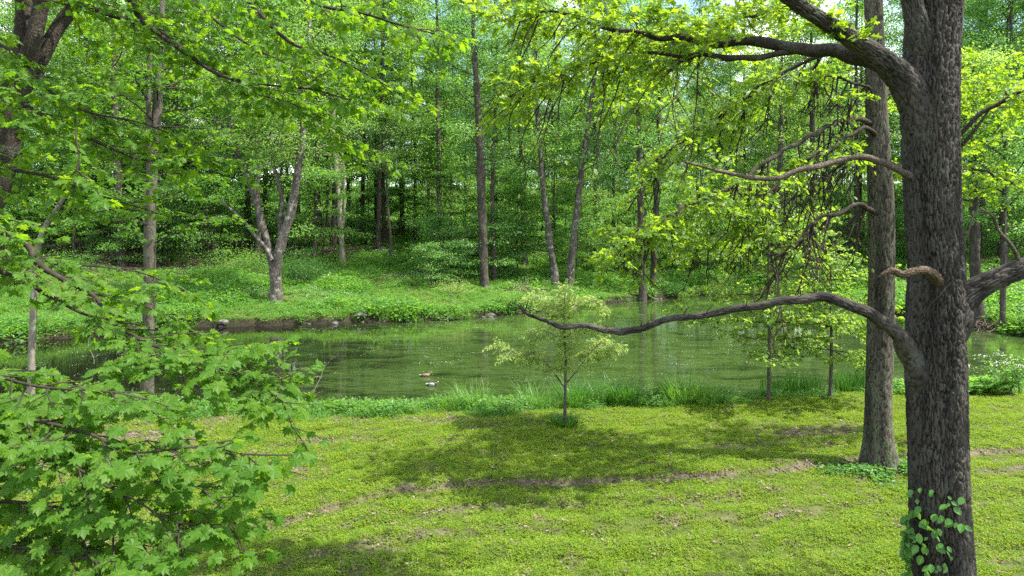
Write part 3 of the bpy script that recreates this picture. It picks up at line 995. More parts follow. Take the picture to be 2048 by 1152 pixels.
wood_templates()
under_templates()


def special_tree(name, label, stems, crown=None, bark='forestbark', sides=12, leafmat='forest', seed=1, cat='tree', group=None, gnarl=.12, vine=False, tpl=T_SIMPLE, key='simple'):
    """stems: list of control lists [(x,y,z,r)...] in world space, the first starting at the ground;
    crown: dict for crown_growth on chosen stems"""
    rs = np.random.RandomState(seed)
    org = np.array(stems[0][0][:3])
    e = empty(name, org, label, cat, group)
    TB, LV = Tubes(), Leaves()
    for i, st in enumerate(stems):
        sp = spline(np.array(st, float), .35)
        T = Tubes(); T.add(sp[:, :3], sp[:, 3], sides, gnarl, seed + i)
        link('trunk' if i == 0 else 'stem', T.mesh('trunk', M[bark], org), e)
        if crown and i in crown.get('on', [0]):
            kw = {k: v for k, v in crown.items() if k not in ('on', 'z0')}
            crown_growth(rs, sp, crown['z0'], T=TB, LV=LV, **kw)
    me = TB.mesh('limbs', M[bark], org)
    if me:
        o = link('limbs', me, e); o['kind'] = 'stuff'
    if LV.p:
        p, f, u, s = LV.arrays()
        link('crown', leaf_mesh('crown', tpl, p, f, u, s, M[leafmat], org), e)
    return e


def bank_stem(pts, base=None, sink=.25):
    """control points (px, py, radius) standing at the depth where the first pixel meets the ground"""
    g = on_ground(*pts[0][:2]) if base is None else base
    Y = g[1]
    out = []
    for i, (px, py, r) in enumerate(pts):
        q = P(px, py, Y)
        out.append((q[0], q[1], q[2] - (sink if i == 0 else 0), r))
    return out, g


CLEAR = []      # ground already taken by a tree
MARKS = [(30, 'the edge of the view'), (180, 'the thin high trunk'), (246, 'the stout hillside tree'), (370, 'the leaning hillside tree'), (552, 'the forked tree'), (683, 'the pale two-stemmed tree'), (783, 'the thin dark sapling trunk'),
         (967, 'the creeper-wrapped tree'), (1126, 'the leaning pair'), (1296, 'the trunks at the bend'), (1410, 'the drooping oak twigs'), (1540, 'the tall maple sapling'), (1650, 'the short maple sapling'), (1760, 'the slimmer oak'), (1870, 'the massive oak'), (1970, 'the big oak limb')]
ORD = ['first', 'second', 'third', 'fourth', 'fifth', 'sixth', 'seventh', 'eighth', 'ninth', 'tenth', 'eleventh', 'twelfth']


def place_labels(objs, pattern, key=lambda o: ''):
    """labels by the landmark a thing stands behind and its rank there"""
    zone = {}
    for o in objs:
        px = CX + o.location.x / o.location.y * FPX
        m = min(MARKS, key=lambda k: abs(k[0] - px))[1]
        if px < -30 or px > 2078: m = 'the view, past its edge'
        zone.setdefault((key(o), m), []).append((px, o))
    for (k, m), v in zone.items():
        v.sort(key=lambda t: t[0])
        for i, (px, o) in enumerate(v):
            which = 'the only one' if len(v) == 1 else ORD[min(i, 11)] + ' from the left'
            o['label'] = pattern.format(which=which, rank=k, mark=m)


def grow_wood():
    # the forked tree at the water's edge
    st, g = bank_stem([(553, 603, .50), (552, 575, .40), (551, 530, .38), (562, 490, .34), (575, 450, .30), (588, 390, .27), (600, 310, .24), (612, 200, .19), (618, 80, .13), (620, -60, .05)])
    Y = g[1]
    def rel(lst, dy=0): return [(*P(px, py, Y + dy), r) for px, py, r in lst]
    s2 = rel([(551, 540, .30), (540, 505, .27), (525, 450, .23), (512, 400, .21), (495, 355, .18), (480, 320, .15), (462, 250, .11), (450, 150, .06)], .1)
    s3 = rel([(545, 520, .16), (528, 492, .13), (508, 470, .11), (490, 445, .10), (470, 425, .08), (440, 400, .05)], -.3)
    s4 = rel([(566, 480, .2), (560, 440, .17), (565, 410, .16), (558, 370, .14), (545, 320, .11), (540, 250, .07)], .4)
    special_tree('forked_tree', 'grey lichen-mottled tree with a low forked trunk standing on the far bank', [st, s2, s3, s4],
                 dict(on=[0, 1, 3], z0=9.5, R0=4.2, n_limb=22, leaf=.19, per=60, twigs=6, spr=.8, flat=.4), 'lichenbark', 14, 'forest', 4)
    CLEAR.append(g)
    rows = [
        ('bank_tree', 'tall dark tree wrapped in creeper rising from the middle of the far bank', [(969, 574, .46), (968, 555, .38), (966, 480, .35), (963, 400, .33), (960, 300, .31), (955, 200, .27), (948, 90, .20), (944, -60, .08)], 'forestbark', 10, 4.6, 30),
        ('bank_tree', 'slim dark tree standing close behind the creeper-wrapped tree', [(989, 561, .24), (988, 520, .2), (986, 450, .18), (985, 350, .16), (990, 220, .12), (995, 60, .05)], 'forestbark', 8, 3.4, 18),
        ('leaning_tree', 'tree leaning towards the left, one of a leaning pair behind the pale sapling', [(1114, 579, .40), (1110, 555, .30), (1103, 510, .27), (1097, 460, .26), (1090, 410, .24), (1083, 340, .21), (1076, 250, .17), (1070, 120, .10), (1066, 0, .05)], 'lichenbark', 9, 3.8, 24),
        ('leaning_tree', 'dark tree leaning towards the right, one of a leaning pair behind the pale sapling', [(1140, 577, .42), (1140, 550, .33), (1146, 490, .30), (1152, 440, .28), (1158, 380, .26), (1165, 320, .23), (1180, 220, .18), (1195, 100, .11), (1200, -20, .05)], 'lichenbark', 9, 3.8, 24),
        ('slender_tree', 'slender pale-barked leaning tree with two thin stems on the hillside', [(686, 530, .30), (684, 500, .25), (681, 450, .22), (676, 380, .21), (671, 310, .2), (668, 250, .18), (665, 150, .13), (664, 0, .06)], 'palebark', 14, 3.4, 22),
        ('slender_tree', 'very thin dark sapling trunk on the open hillside beside white specks', [(783, 527, .14), (781, 480, .12), (775, 400, .1), (772, 330, .08), (770, 220, .05)], 'forestbark', 8, 2.6, 14),
        ('hillside_tree', 'dark stout tree on the brown hillside, behind the nearer maple boughs', [(246, 532, .46), (243, 505, .36), (240, 450, .32), (236, 380, .30), (232, 280, .26), (228, 120, .18), (226, -40, .07)], 'forestbark', 9, 4.4, 28),
        ('hillside_tree', 'tree leaning slightly on the brown hillside between the stout one and the forked one', [(374, 506, .40), (368, 475, .32), (362, 430, .29), (358, 380, .27), (352, 280, .23), (350, 100, .14), (350, -30, .06)], 'forestbark', 9, 4.0, 26),
        ('hillside_tree', 'thin trunk highest on the brown hillside at the far end of the wood', [(183, 506, .30), (182, 470, .25), (180, 420, .23), (178, 330, .2), (176, 200, .15), (175, 20, .06)], 'forestbark', 9, 3.6, 22),
        ('bank_tree', 'trunk at the waterline where the pond bends away, seen below the oak leaves', [(1286, 605, .44), (1285, 575, .33), (1284, 520, .29), (1282, 450, .27), (1280, 350, .24), (1276, 200, .17), (1274, 40, .07)], 'forestbark', 9, 4.0, 26),
        ('bank_tree', 'slimmer trunk just inland of the one where the pond bends', [(1307, 588, .36), (1307, 560, .27), (1309, 500, .25), (1312, 420, .23), (1316, 300, .2), (1320, 150, .13), (1322, 0, .06)], 'forestbark', 9, 3.8, 24),
        ('bank_tree', 'grey trunk on the slope behind the drooping oak twigs', [(1361, 530, .40), (1361, 500, .34), (1360, 430, .31), (1358, 350, .28), (1356, 200, .2), (1355, 40, .08)], 'palebark', 10, 4.2, 26),
        ('bank_tree', 'dark trunk on the far bank seen beneath the big oak limb past the trunk', [(1957, 645, .42), (1955, 615, .33), (1952, 560, .3), (1948, 450, .27), (1945, 300, .2), (1945, 120, .1)], 'forestbark', 7, 4.0, 26),
        ('bank_tree', 'slim straight trunk at the water beneath the end of the big oak limb', [(2005, 657, .20), (2005, 630, .16), (2006, 560, .14), (2008, 450, .12), (2010, 320, .09), (2012, 180, .04)], 'forestbark', 6, 3.0, 20),
        ('bank_tree', 'grey trunk on the far bank half hidden behind the maple sapling', [(1556, 575, .42), (1556, 545, .33), (1558, 480, .3), (1560, 380, .27), (1562, 220, .2), (1564, 40, .08)], 'forestbark', 8, 4.2, 28),
        ('bank_tree', 'dark trunk on the far bank seen between the two oaks', [(1632, 560, .42), (1632, 530, .33), (1630, 460, .3), (1628, 380, .27), (1624, 220, .2), (1622, 40, .08)], 'forestbark', 8, 4.2, 28),
    ]
    for i, (nm, lab, pts, bark, z0, R0, nl) in enumerate(rows):
        st, g = bank_stem(pts)
        stems = [st]
        if 'two thin stems' in lab:
            stems.append([(*P(px, py, g[1] + .2), r) for px, py, r in [(683, 470, .12), (688, 420, .12), (687, 340, .11), (682, 290, .1), (676, 270, .08)]])
        special_tree(nm, lab, stems, dict(on=[0], z0=st[0][2] + z0, R0=R0, n_limb=nl, leaf=.19, per=78, twigs=7, spr=.85, flat=.42), bark, 12, 'forest' if i in (2, 6, 8, 12, 14) else 'forest_cool', 30 + i)
        CLEAR.append(g)
    # trunks packed in the wood
    rs = np.random.RandomState(77)
    cand = []
    # rows of trunks that the photograph shows under the canopy
    for px in (455, 500, 527, 640, 655, 700, 724, 752, 770, 803, 832, 893, 1020, 1045, 1190, 1225, 1395, 1470, 40, 110, 300, 420):
        Y = rs.uniform(72, 85); x = (px - CX) / FPX * Y
        cand.append((x, Y))
    k = 0
    pts = list(cand)
    while len(pts) < 92 and k < 6000:
        k += 1
        Y = rs.uniform(56, 86); x = rs.uniform(-.82 * Y - 6, .82 * Y + 8)
        d = -float(pond_sd(np.array([x]), np.array([Y]))[0])
        if d < 13: continue
        if any(math.hypot(x - a, Y - b) < 4.6 for a, b in pts): continue
        if any(math.hypot(x - g[0], Y - g[1]) < 3.2 for g in CLEAR): continue
        pts.append((x, Y))
    wood = []
    for i, (x, Y) in enumerate(pts):
        t = TPL[rs.randint(len(TPL))]
        wood.append(stand('woodland_tree', t, (x, Y, gz(x, Y) - .05), rs.uniform(0, 6.28), rs.uniform(.9, 1.25),
              'slender bare-stemmed tree, one of many packed together in the wood up the far hillside', 'tree', 'trees packed in the wood up the far hillside'))
    place_labels(wood, 'woodland tree, {which} in the {rank} behind {mark}', lambda o: 'front rank' if o.location.y < 66 else 'middle rank' if o.location.y < 76 else 'back rank')
    # fringe trees off both ends of the bank
    # leafy understorey
    und = []
    k = 0
    while len(und) < 84 and k < 12000:
        k += 1
        Y = rs.uniform(57, 88); x = rs.uniform(-.8 * Y, .8 * Y)
        if -.40 * Y < x < -.12 * Y and Y < 74 and rs.rand() < .7: continue
        d = -float(pond_sd(np.array([x]), np.array([Y]))[0])
        if d < 14: continue
        if any(math.hypot(x - a, Y - b) < 2.8 for a, b in und): continue
        und.append((x, Y))
    k = 0
    extra = []
    while len(extra) < 44 and k < 6000:
        k += 1
        px = rs.choice([rs.uniform(840, 1480), rs.uniform(840, 1480), rs.uniform(-60, 420)])
        Y = rs.uniform(52, 70); x = (px - CX) / FPX * Y
        d = -float(pond_sd(np.array([x]), np.array([Y]))[0])
        if d < (7 if px > 800 else 15): continue
        if any(math.hypot(x - a, Y - b) < 2.6 for a, b in und + extra): continue
        extra.append((x, Y))
    und += extra
    low = []
    for x, Y in und:
        low.append(stand('understory_sapling', UND[rs.randint(3)], (x, Y, gz(x, Y) - .05), rs.uniform(0, 6.28), rs.uniform(.8, 1.6),
              'bright leafy young tree of the understorey among the trunks of the far wood', 'sapling', 'leafy young trees among the trunks of the wood', ('stem', 'twigs', 'foliage')))
    place_labels(low, 'leafy sapling, {which} in the {rank} behind {mark}', lambda o: 'wood edge' if o.location.y < 72 else 'deep wood')
    # the depth of the wood beyond, which reads as one mass
    x = rs.uniform(-125, 125, 300); y = rs.uniform(130, 152, 300)
    tm = TPL[4]
    V, F, mi, off = [], [], [], 0
    for me, m_ in ((tm[0], 0), (tm[2], 1)):
        n = len(me.vertices); co = np.empty(n * 3, np.float32); me.vertices.foreach_get('co', co); V.append(co.reshape(-1, 3))
        l = np.empty(len(me.loops), np.int32); me.loops.foreach_get('vertex_index', l)
        tot = np.empty(len(me.polygons), np.int32); me.polygons.foreach_get('loop_total', tot)
        st = np.empty(len(me.polygons), np.int32); me.polygons.foreach_get('loop_start', st)
        for kk in np.unique(tot):
            s = st[tot == kk]
            g = l[s[:, None] + np.arange(kk)[None]] + off
            F.append(g); mi += [m_] * len(g)
        off += n
    src = make_mesh('far_tree', np.vstack(V), F, None, False, [M['forestbark'], M['forest']], mi)
    pts = np.stack([x, y, terrain(x, y) - .1], 1)
    scatter('far_wood', pts, src, rs.uniform(.85, 1.2, len(pts)), .02, 40)
    x = rs.uniform(-110, 110, 150); y = rs.uniform(92, 129, 150)
    pts = np.stack([x, y, terrain(x, y) - .1], 1)
    scatter('far_thicket', pts, UND[0][2], rs.uniform(.6, 1.25, len(pts)), .03, 41)


grow_wood()


def shrub(name, label, px, py, R0, H, leafmat='shrub', leaf=.11, n=3500, seed=0, group=None, flat=1.0):
    g = on_ground(px, py)
    rs = np.random.RandomState(seed)
    e = empty(name, g, label, 'shrub', group)
    T, LV = Tubes(), Leaves()
    for i in range(16):
        a = rs.uniform(0, 6.28)
        path = wander([rs.normal(0, .12), rs.normal(0, .12), -.1], [math.cos(a) * .7, math.sin(a) * .7, 1.0], H * rs.uniform(.7, 1.05), 6, .14, .06, rs)
        path[:, :2] *= R0 / (H * .7)
        T.add(path, np.linspace(.02, .005, len(path)), 4)
        m = n // 16
        x = np.clip(rs.beta(2.2, 1.2, m), 0, .999) * (len(path) - 1); ii = x.astype(int)
        base = path[ii] + (path[ii + 1] - path[ii]) * (x - ii)[:, None]
        off = rs.normal(0, .26 * R0, (m, 3)) * np.array([1, 1, .6 * flat])
        q = base + off
        q[:, 2] = np.abs(q[:, 2] - .05) + .05
        f = nrm(off + rs.normal(0, .1, (m, 3)) - np.array([0, 0, .05]))
        LV.add(q, f, UP + rs.normal(0, .5, (m, 3)), leaf * rs.uniform(.5, 1.2, m))
    o = link('twigs', T.mesh('twigs', M['twig']), e); o['kind'] = 'stuff'
    p, f, u, s = LV.arrays()
    link('foliage', leaf_mesh('foliage', T_SIMPLE, p, f, u, s, M[leafmat]), e)
    return e


shrub('round_bush', 'dense rounded dark green bush beside the forked tree on the far bank', 606, 566, 1.9, 3.0, 'shrub', .12, 6500, 1)
shrub('spreading_shrub', 'broad low shrub with layered leaves, uphill of the forked tree', 475, 548, 2.6, 2.3, 'under', .14, 5200, 2)
shrub('leafy_shrub', 'pale leafy shrub poking up above the round bush by the slender leaning tree', 625, 500, 1.2, 2.2, 'under', .15, 1800, 3)
shrub('bank_shrub', 'pale grey-green shrub low on the far bank beside the creeper-wrapped tree', 905, 592, 1.3, 1.5, 'willow', .10, 1500, 4)
shrub('bank_shrub', 'feathery bright green shrub at the far waterline, above the tip of the bare oak limb', 1015, 612, 1.3, 1.5, 'under', .13, 2600, 5)
shrub('low_bush', 'dark low bush on the far waterline beneath the slimmer trunk', 1335, 590, 1.5, 1.2, 'shrub', .11, 2000, 6)
shrub('hillside_bush', 'green bush on the slope between the leaning pair and the grey trunk', 1225, 520, 2.2, 2.2, 'under', .14, 3200, 7)
shrub('hillside_bush', 'leafy bush on the hillside above the thin dark sapling trunk', 720, 490, 1.8, 2.0, 'under', .15, 2200, 8)
shrub('hillside_bush', 'tangled green bush on the brown slope behind the stout hillside tree', 130, 545, 2.4, 1.6, 'under', .13, 3000, 9)


# ------------------------------------------------------------------ the two oaks
def px_path(lst):
    return [(*P(px, py, Y), r) for px, py, Y, r in lst]


def big_oak():
    rs = np.random.RandomState(42)
    g = np.array([(1886 - CX) / FPX * 9, 9.0, gz((1886 - CX) / FPX * 9, 9.0)])
    e = empty('oak_tree', g, 'massive rough-barked oak trunk close by with long bare limbs and a leafy vine', 'tree')
    tr = px_path([(1890, 1300, 9, .60), (1887, 1230, 9, .48), (1884, 1152, 9, .415), (1879, 1000, 9, .382), (1876, 850, 9, .374), (1874, 760, 9, .376), (1872, 680, 9, .372),
                  (1873, 600, 9, .37), (1874, 540, 9, .36), (1866, 440, 9, .345), (1862, 340, 9, .345), (1859, 240, 9, .36), (1860, 150, 9, .375), (1864, 70, 9, .37), (1870, 0, 9, .37), (1872, -90, 9, .36), (1880, -400, 9, .28), (1880, -900, 9.2, .12)])
    tr = [(x, y, z, q * .90) for x, y, z, q in tr]
    tr[0] = (tr[0][0], tr[0][1], g[2] - .15, tr[0][3])
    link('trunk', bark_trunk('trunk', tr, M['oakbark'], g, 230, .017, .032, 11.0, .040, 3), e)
    T, LV = Tubes(), Leaves()

    def limb(lst, mat='limbbark', sides=14, gn=.10, seed=0, label=None):
        sp = spline(np.array(px_path(lst)), .06, .028 if mat != 'oakbark' else 0)
        if mat in ('oakbark', 'tanwood') or sides == 16:
            o = link('limb', bark_trunk('limb', px_path(lst), M[mat], g, 84 if sides > 16 else 40, .024, .030, 9.0, min(.020, .25 * lst[len(lst) // 2][3]), seed + 10, .0 if sides > 16 else .022), e)
        else:
            t = Tubes(); t.add(sp[:, :3], sp[:, 3], sides, gn, seed)
            o = link('limb', t.mesh('limb', M[mat], g), e)
        if label: o['label'] = label
        return sp[:, :3]
    limb([(1866, 190, 8.98, .12), (1846, 90, 8.85, .15), (1828, 20, 8.78, .12), (1816, -60, 8.7, .11), (1800, -300, 8.6, .08)], 'oakbark', 28, .06, 11)
    upl = limb([(1872, 390, 9, .17), (1858, 290, 8.97, .235), (1838, 215, 8.93, .225), (1805, 158, 8.85, .18), (1760, 117, 8.75, .138), (1700, 76, 8.65, .108), (1640, 37, 8.5, .09), (1580, -2, 8.4, .08), (1500, -70, 8.2, .07), (1380, -200, 8, .06)], 'oakbark', 28, .06, 1)
    hor = limb([(1790, 150, 8.8, .12), (1745, 122, 8.95, .11), (1680, 105, 9.2, .10), (1600, 94, 9.5, .085), (1500, 87, 9.8, .07), (1440, 88, 9.9, .06), (1375, 76, 10, .052), (1330, 74, 10.1, .04), (1270, 70, 10.2, .034), (1215, 55, 10.3, .03), (1165, 36, 10.4, .026), (1090, 24, 10.4, .018), (1040, 45, 10.5, .012), (985, 42, 10.5, .007)], 'limbbark', 14, .12, 2)
    thn = limb([(1620, 96, 9.5, .05), (1545, 108, 9.6, .045), (1470, 116, 9.7, .042), (1400, 114, 9.8, .036), (1340, 108, 9.9, .028), (1270, 104, 10.1, .022), (1200, 122, 10.3, .017), (1110, 150, 10.4, .012), (1030, 180, 10.5, .006)], 'limbbark', 10, .12, 3)
    limb([(1862, 372, 9, .06), (1810, 342, 8.95, .05), (1775, 326, 8.9, .045), (1730, 318, 8.8, .042), (1690, 320, 8.75, .04), (1640, 334, 8.7, .036), (1560, 351, 8.6, .032), (1500, 352, 8.6, .028), (1440, 346, 8.55, .022), (1395, 334, 8.5, .016), (1364, 320, 8.5, .008)], 'deadwood', 12, .14, 4, 'pale dead limb reaching out bare')
    low = limb([(1878, 930, 9.05, .10), (1864, 840, 9.04, .16), (1846, 765, 9.0, .19), (1824, 712, 8.93, .150), (1795, 670, 8.82, .098), (1755, 637, 8.75, .074), (1700, 610, 8.7, .066), (1640, 594, 8.7, .058), (1575, 602, 8.7, .052), (1500, 613, 8.8, .047), (1420, 628, 8.9, .043), (1350, 637, 9, .040), (1300, 650, 9, .040), (1248, 666, 9.05, .045), (1225, 660, 9.05, .038), (1180, 655, 9.1, .034), (1110, 650, 9.2, .030), (1070, 633, 9.2, .022), (1030, 610, 9.2, .010)], 'oakbark', 16, .14, 5, 'long low leafless limb reaching over the pond')
    limb([(1890, 580, 8.9, .09), (1868, 552, 8.62, .065), (1845, 536, 8.55, .052), (1825, 536, 8.5, .05), (1802, 545, 8.5, .045), (1782, 538, 8.5, .042), (1765, 546, 8.5, .03), (1756, 552, 8.5, .012)], 'tanwood', 12, .2, 6, 'tan barkless twisted stub')
    rgt = limb([(1885, 720, 9, .16), (1905, 640, 8.95, .24), (1930, 596, 8.9, .175), (1965, 570, 8.85, .14), (2010, 550, 8.8, .125), (2060, 530, 8.75, .12), (2160, 480, 8.7, .10), (2400, 380, 8.6, .05)], 'oakbark', 24, .07, 7)
    ru = limb([(1890, 290, 9, .05), (1925, 262, 8.9, .03), (1960, 232, 8.8, .028), (2000, 205, 8.7, .026), (2050, 178, 8.6, .026), (2150, 120, 8.5, .02)], 'limbbark', 8, .1, 8)
    limb([(1915, 300, 8.95, .03), (1935, 280, 8.85, .022), (1960, 248, 8.8, .018), (1985, 222, 8.75, .012)], 'limbbark', 8, .1, 9)
    limb([(2045, 530, 8.75, .028), (2025, 495, 8.7, .022), (1995, 452, 8.65, .018), (1968, 432, 8.6, .015), (1950, 425, 8.6, .013), (1935, 450, 8.6, .010), (1922, 490, 8.6, .006)], 'deadwood', 8, .12, 10)
    # limbs that spread above the picture and shade the lawn
    tops = []
    for i in (0, 3, 4, 5, 6):
        a = i * .95 + .3
        q = np.array([tr[-1][0], 9, 9 + i * .9])
        d = np.array([math.cos(a), math.sin(a) * .9, .45])
        if i in (3, 4): d = np.array([math.cos(a) * .6, math.sin(a), 1.0])
        path = wander(q, d, rs.uniform(4.0, 8.0), 9, .12, -.01, rs)
        path = spline(np.hstack([path, np.linspace(.06, .014, len(path))[:, None]]), .5)
        t = Tubes(); t.add(path[:, :3], path[:, 3], 8, .08, i)
        link('limb', t.mesh('limb', M['limbbark'], g), e)
        tops.append(path[:, :3])
    kw = dict(leaf=.14, spacing=.12, droop=.0, hang=.15, tilt=.7, sub=4, pair=True, tuft=5, face=(.35, -.15, 0))
    dress(T, LV, upl, rs, every=.5, tlen=1.0, t0=.45, vert=(-.1, .6), **kw)
    dress(T, LV, hor, rs, every=.115, tlen=1.0, t0=.30, vert=(-.45, .75), shrink=.35, **kw)
    dress(T, LV, thn, rs, every=.115, tlen=1.0, t0=.30, vert=(-.7, .4), shrink=.3, **kw)
    dress(T, LV, rgt, rs, every=.3, tlen=1.0, t0=.55, vert=(-.2, .6), **kw)
    dress(T, LV, ru, rs, every=.18, tlen=.8, t0=.4, vert=(-.5, .4), **kw)
    for tp in tops:
        dress(T, LV, tp, rs, every=.75, tlen=1.4, t0=.25, vert=(-.3, .5), leaf=.17, spacing=.15, droop=.05, hang=.5, tilt=.45, sub=2)
    # bare drooping twigs under the horizontal limbs
    for path, n, ln in ((hor, 12, 1.6), (thn, 12, 2.0)):
        for i in range(n):
            k = rs.randint(int(len(path) * .3), len(path) - 2)
            leafy_twig(T, LV, path[k], [-rs.uniform(.1, .9), rs.normal(0, .4), -rs.uniform(.2, 1.0)], ln * rs.uniform(.4, 1.1), rs, r0=.013, leaf=.11, spacing=.2, droop=.07, sub=3, p_leaf=.10, pair=False)
    for i in range(22):    # short dead spurs on the bare lower limbs
        k = rs.randint(int(len(low) * .35), len(low) - 3)
        leafy_twig(T, LV, low[k], [rs.normal(0, .5), rs.normal(0, .5), rs.uniform(-.3, 1)], rs.uniform(.05, .30), rs, r0=.010, p_leaf=0)
    leafy_twig(T, LV, P(1803, 700, 8.8), [.3, -.1, 1.0], 1.0, rs, r0=.012, p_leaf=0, droop=-.02)
    o = link('twigs', T.mesh('twigs', M['twig'], g), e); o['kind'] = 'stuff'
    put_leaves(LV, T_OAK, 'oak', M['oak'], e, g, 300)
    return e


def second_oak():
    rs = np.random.RandomState(52)
    Y0 = 15.75
    g = np.array([(1759 - CX) / FPX * Y0, Y0, gz((1759 - CX) / FPX * Y0, Y0)])
    e = empty('oak_tree', g, 'slimmer grey oak further off with drooping twiggy limbs and ivy at its foot', 'tree')
    tr = px_path([(1759, 945, Y0, .50), (1758, 915, Y0, .40), (1757, 880, Y0, .325), (1757, 830, Y0, .295), (1760, 700, Y0, .28), (1763, 560, Y0, .272), (1762, 420, Y0, .265), (1757, 300, Y0, .25), (1752, 180, Y0, .22), (1748, 60, Y0, .20), (1744, -100, Y0, .17), (1740, -420, Y0, .07)])
    tr[0] = (tr[0][0], tr[0][1], g[2] - .12, tr[0][3])
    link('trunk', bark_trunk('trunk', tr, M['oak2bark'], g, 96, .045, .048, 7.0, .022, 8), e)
    T, LV = Tubes(), Leaves()

    def limb(lst, seed=0, mat='limbbark'):
        sp = spline(np.array(px_path(lst)), .08, .05)
        t = Tubes(); t.add(sp[:, :3], sp[:, 3], 9, .12, seed)
        link('limb', t.mesh('limb', M[mat], g), e)
        return sp[:, :3]
    b1 = limb([(1757, 250, Y0, .08), (1735, 243, 15.6, .07), (1700, 240, 15.4, .062), (1660, 252, 15.1, .056), (1610, 278, 14.8, .05), (1556, 308, 14.5, .045), (1510, 340, 14.3, .04), (1460, 372, 14.1, .034), (1410, 396, 14, .028), (1350, 425, 13.9, .02), (1290, 455, 13.8, .013), (1230, 490, 13.8, .007)], 1)
    b2 = limb([(1757, 275, Y0, .06), (1730, 264, 15.4, .05), (1695, 268, 15, .042), (1665, 298, 14.7, .036), (1610, 322, 14.5, .03), (1560, 362, 14.3, .024), (1520, 400, 14.2, .017), (1490, 440, 14.1, .008)], 2)
    b3 = limb([(1757, 430, Y0, .06), (1735, 416, 15.4, .055), (1705, 415, 15.2, .05), (1660, 428, 15, .043), (1626, 450, 14.8, .036), (1584, 488, 14.6, .026), (1549, 522, 14.5, .014), (1520, 545, 14.4, .006)], 3)
    b4 = limb([(1755, 195, Y0, .05), (1735, 175, 15.5, .035), (1695, 160, 15.3, .028), (1650, 156, 15.1, .02), (1600, 170, 15, .01)], 4)
    b5 = limb([(1750, 120, Y0, .09), (1700, 60, 15.5, .07), (1640, 30, 15.3, .055), (1560, 20, 15, .045), (1460, 40, 14.8, .034), (1380, 80, 14.6, .024), (1300, 140, 14.5, .016), (1240, 200, 14.4, .008)], 5)
    b6 = limb([(1750, 160, Y0, .07), (1720, 120, 15.9, .055), (1650, 110, 16.2, .048), (1560, 150, 16.5, .04), (1470, 210, 16.8, .03), (1380, 270, 17, .02), (1300, 330, 17.1, .009)], 6)
    b7 = limb([(1757, 330, Y0, .06), (1735, 318, 15.9, .05), (1680, 330, 16.2, .043), (1600, 390, 16.4, .034), (1520, 440, 16.6, .024), (1440, 470, 16.8, .014), (1380, 490, 16.9, .007)], 7)
    b8 = limb([(1757, 210, Y0, .07), (1790, 180, 16, .05), (1860, 160, 16.3, .04), (1950, 170, 16.6, .03), (2040, 200, 16.8, .02), (2120, 240, 17, .01)], 8)
    b9 = limb([(1757, 360, Y0, .07), (1790, 330, 16.1, .05), (1870, 320, 16.5, .04), (1960, 340, 17, .03), (2050, 380, 17.2, .015)], 9)
    kw = dict(leaf=.155, spacing=.13, droop=.0, hang=.15, tilt=.7, sub=4, tuft=5, face=(.35, -.15, 0))
    dress(T, LV, b1, rs, every=.12, tlen=1.5, t0=.52, vert=(-.6, .3), shrink=.3, **kw)
    dress(T, LV, b5, rs, every=.13, tlen=1.5, t0=.2, vert=(-.6, .5), shrink=.3, **kw)
    dress(T, LV, b6, rs, every=.13, tlen=1.5, t0=.3, vert=(-.7, .4), shrink=.3, **kw)
    dress(T, LV, b7, rs, every=.14, tlen=1.3, t0=.45, vert=(-.5, .4), shrink=.3, **kw)
    dress(T, LV, b8, rs, every=.2, tlen=1.5, t0=.15, vert=(-.7, .5), shrink=.3, **kw)
    dress(T, LV, b9, rs, every=.2, tlen=1.4, t0=.15, vert=(-.7, .5), shrink=.3, **kw)
    dress(T, LV, b2, rs, every=.3, tlen=1.0, t0=.3, vert=(-.6, .4), **kw)
    dress(T, LV, b4, rs, every=.25, tlen=.9, t0=.3, vert=(-.5, .5), **kw)
    # bare hanging twigs
    for path, n, ln, t0 in ((b1, 22, 1.3, .12), (b2, 16, 1.6, .1), (b3, 20, 1.7, .06), (b4, 12, 1.2, .2), (b6, 18, 2.2, .15), (b7, 18, 1.9, .1)):
        for i in range(n):
            k = rs.randint(int(len(path) * t0), len(path) - 2)
            leafy_twig(T, LV, path[k], [-rs.uniform(.0, .7), rs.normal(0, .4), -rs.uniform(.5, 1.3)], ln * rs.uniform(.4, 1.1), rs, r0=.024, leaf=.12, spacing=.2, droop=.09, sub=4, p_leaf=.06, pair=False)
    # crown above the picture
    sp = spline(np.array(tr), .5)
    for i in range(4):
        a = i * 2.4 - .6
        q = np.array([tr[-2][0], Y0, 13.5 + i * .5])
        path = wander(q, [math.cos(a), math.sin(a), .4], rs.uniform(1.8, 3.0), 7, .12, 0, rs)
        T.add(path, np.linspace(.06, .015, len(path)), 5)
        dress(T, LV, path, rs, every=.45, tlen=1.5, t0=.2, vert=(-.4, .5), leaf=.15, spacing=.17, droop=.05, hang=.5, tilt=.45, sub=2)
    o = link('twigs', T.mesh('twigs', M['twig'], g), e); o['kind'] = 'stuff'
    put_leaves(LV, T_OAK, 'oak', M['oak'], e, g, 300)


big_oak()
second_oak()


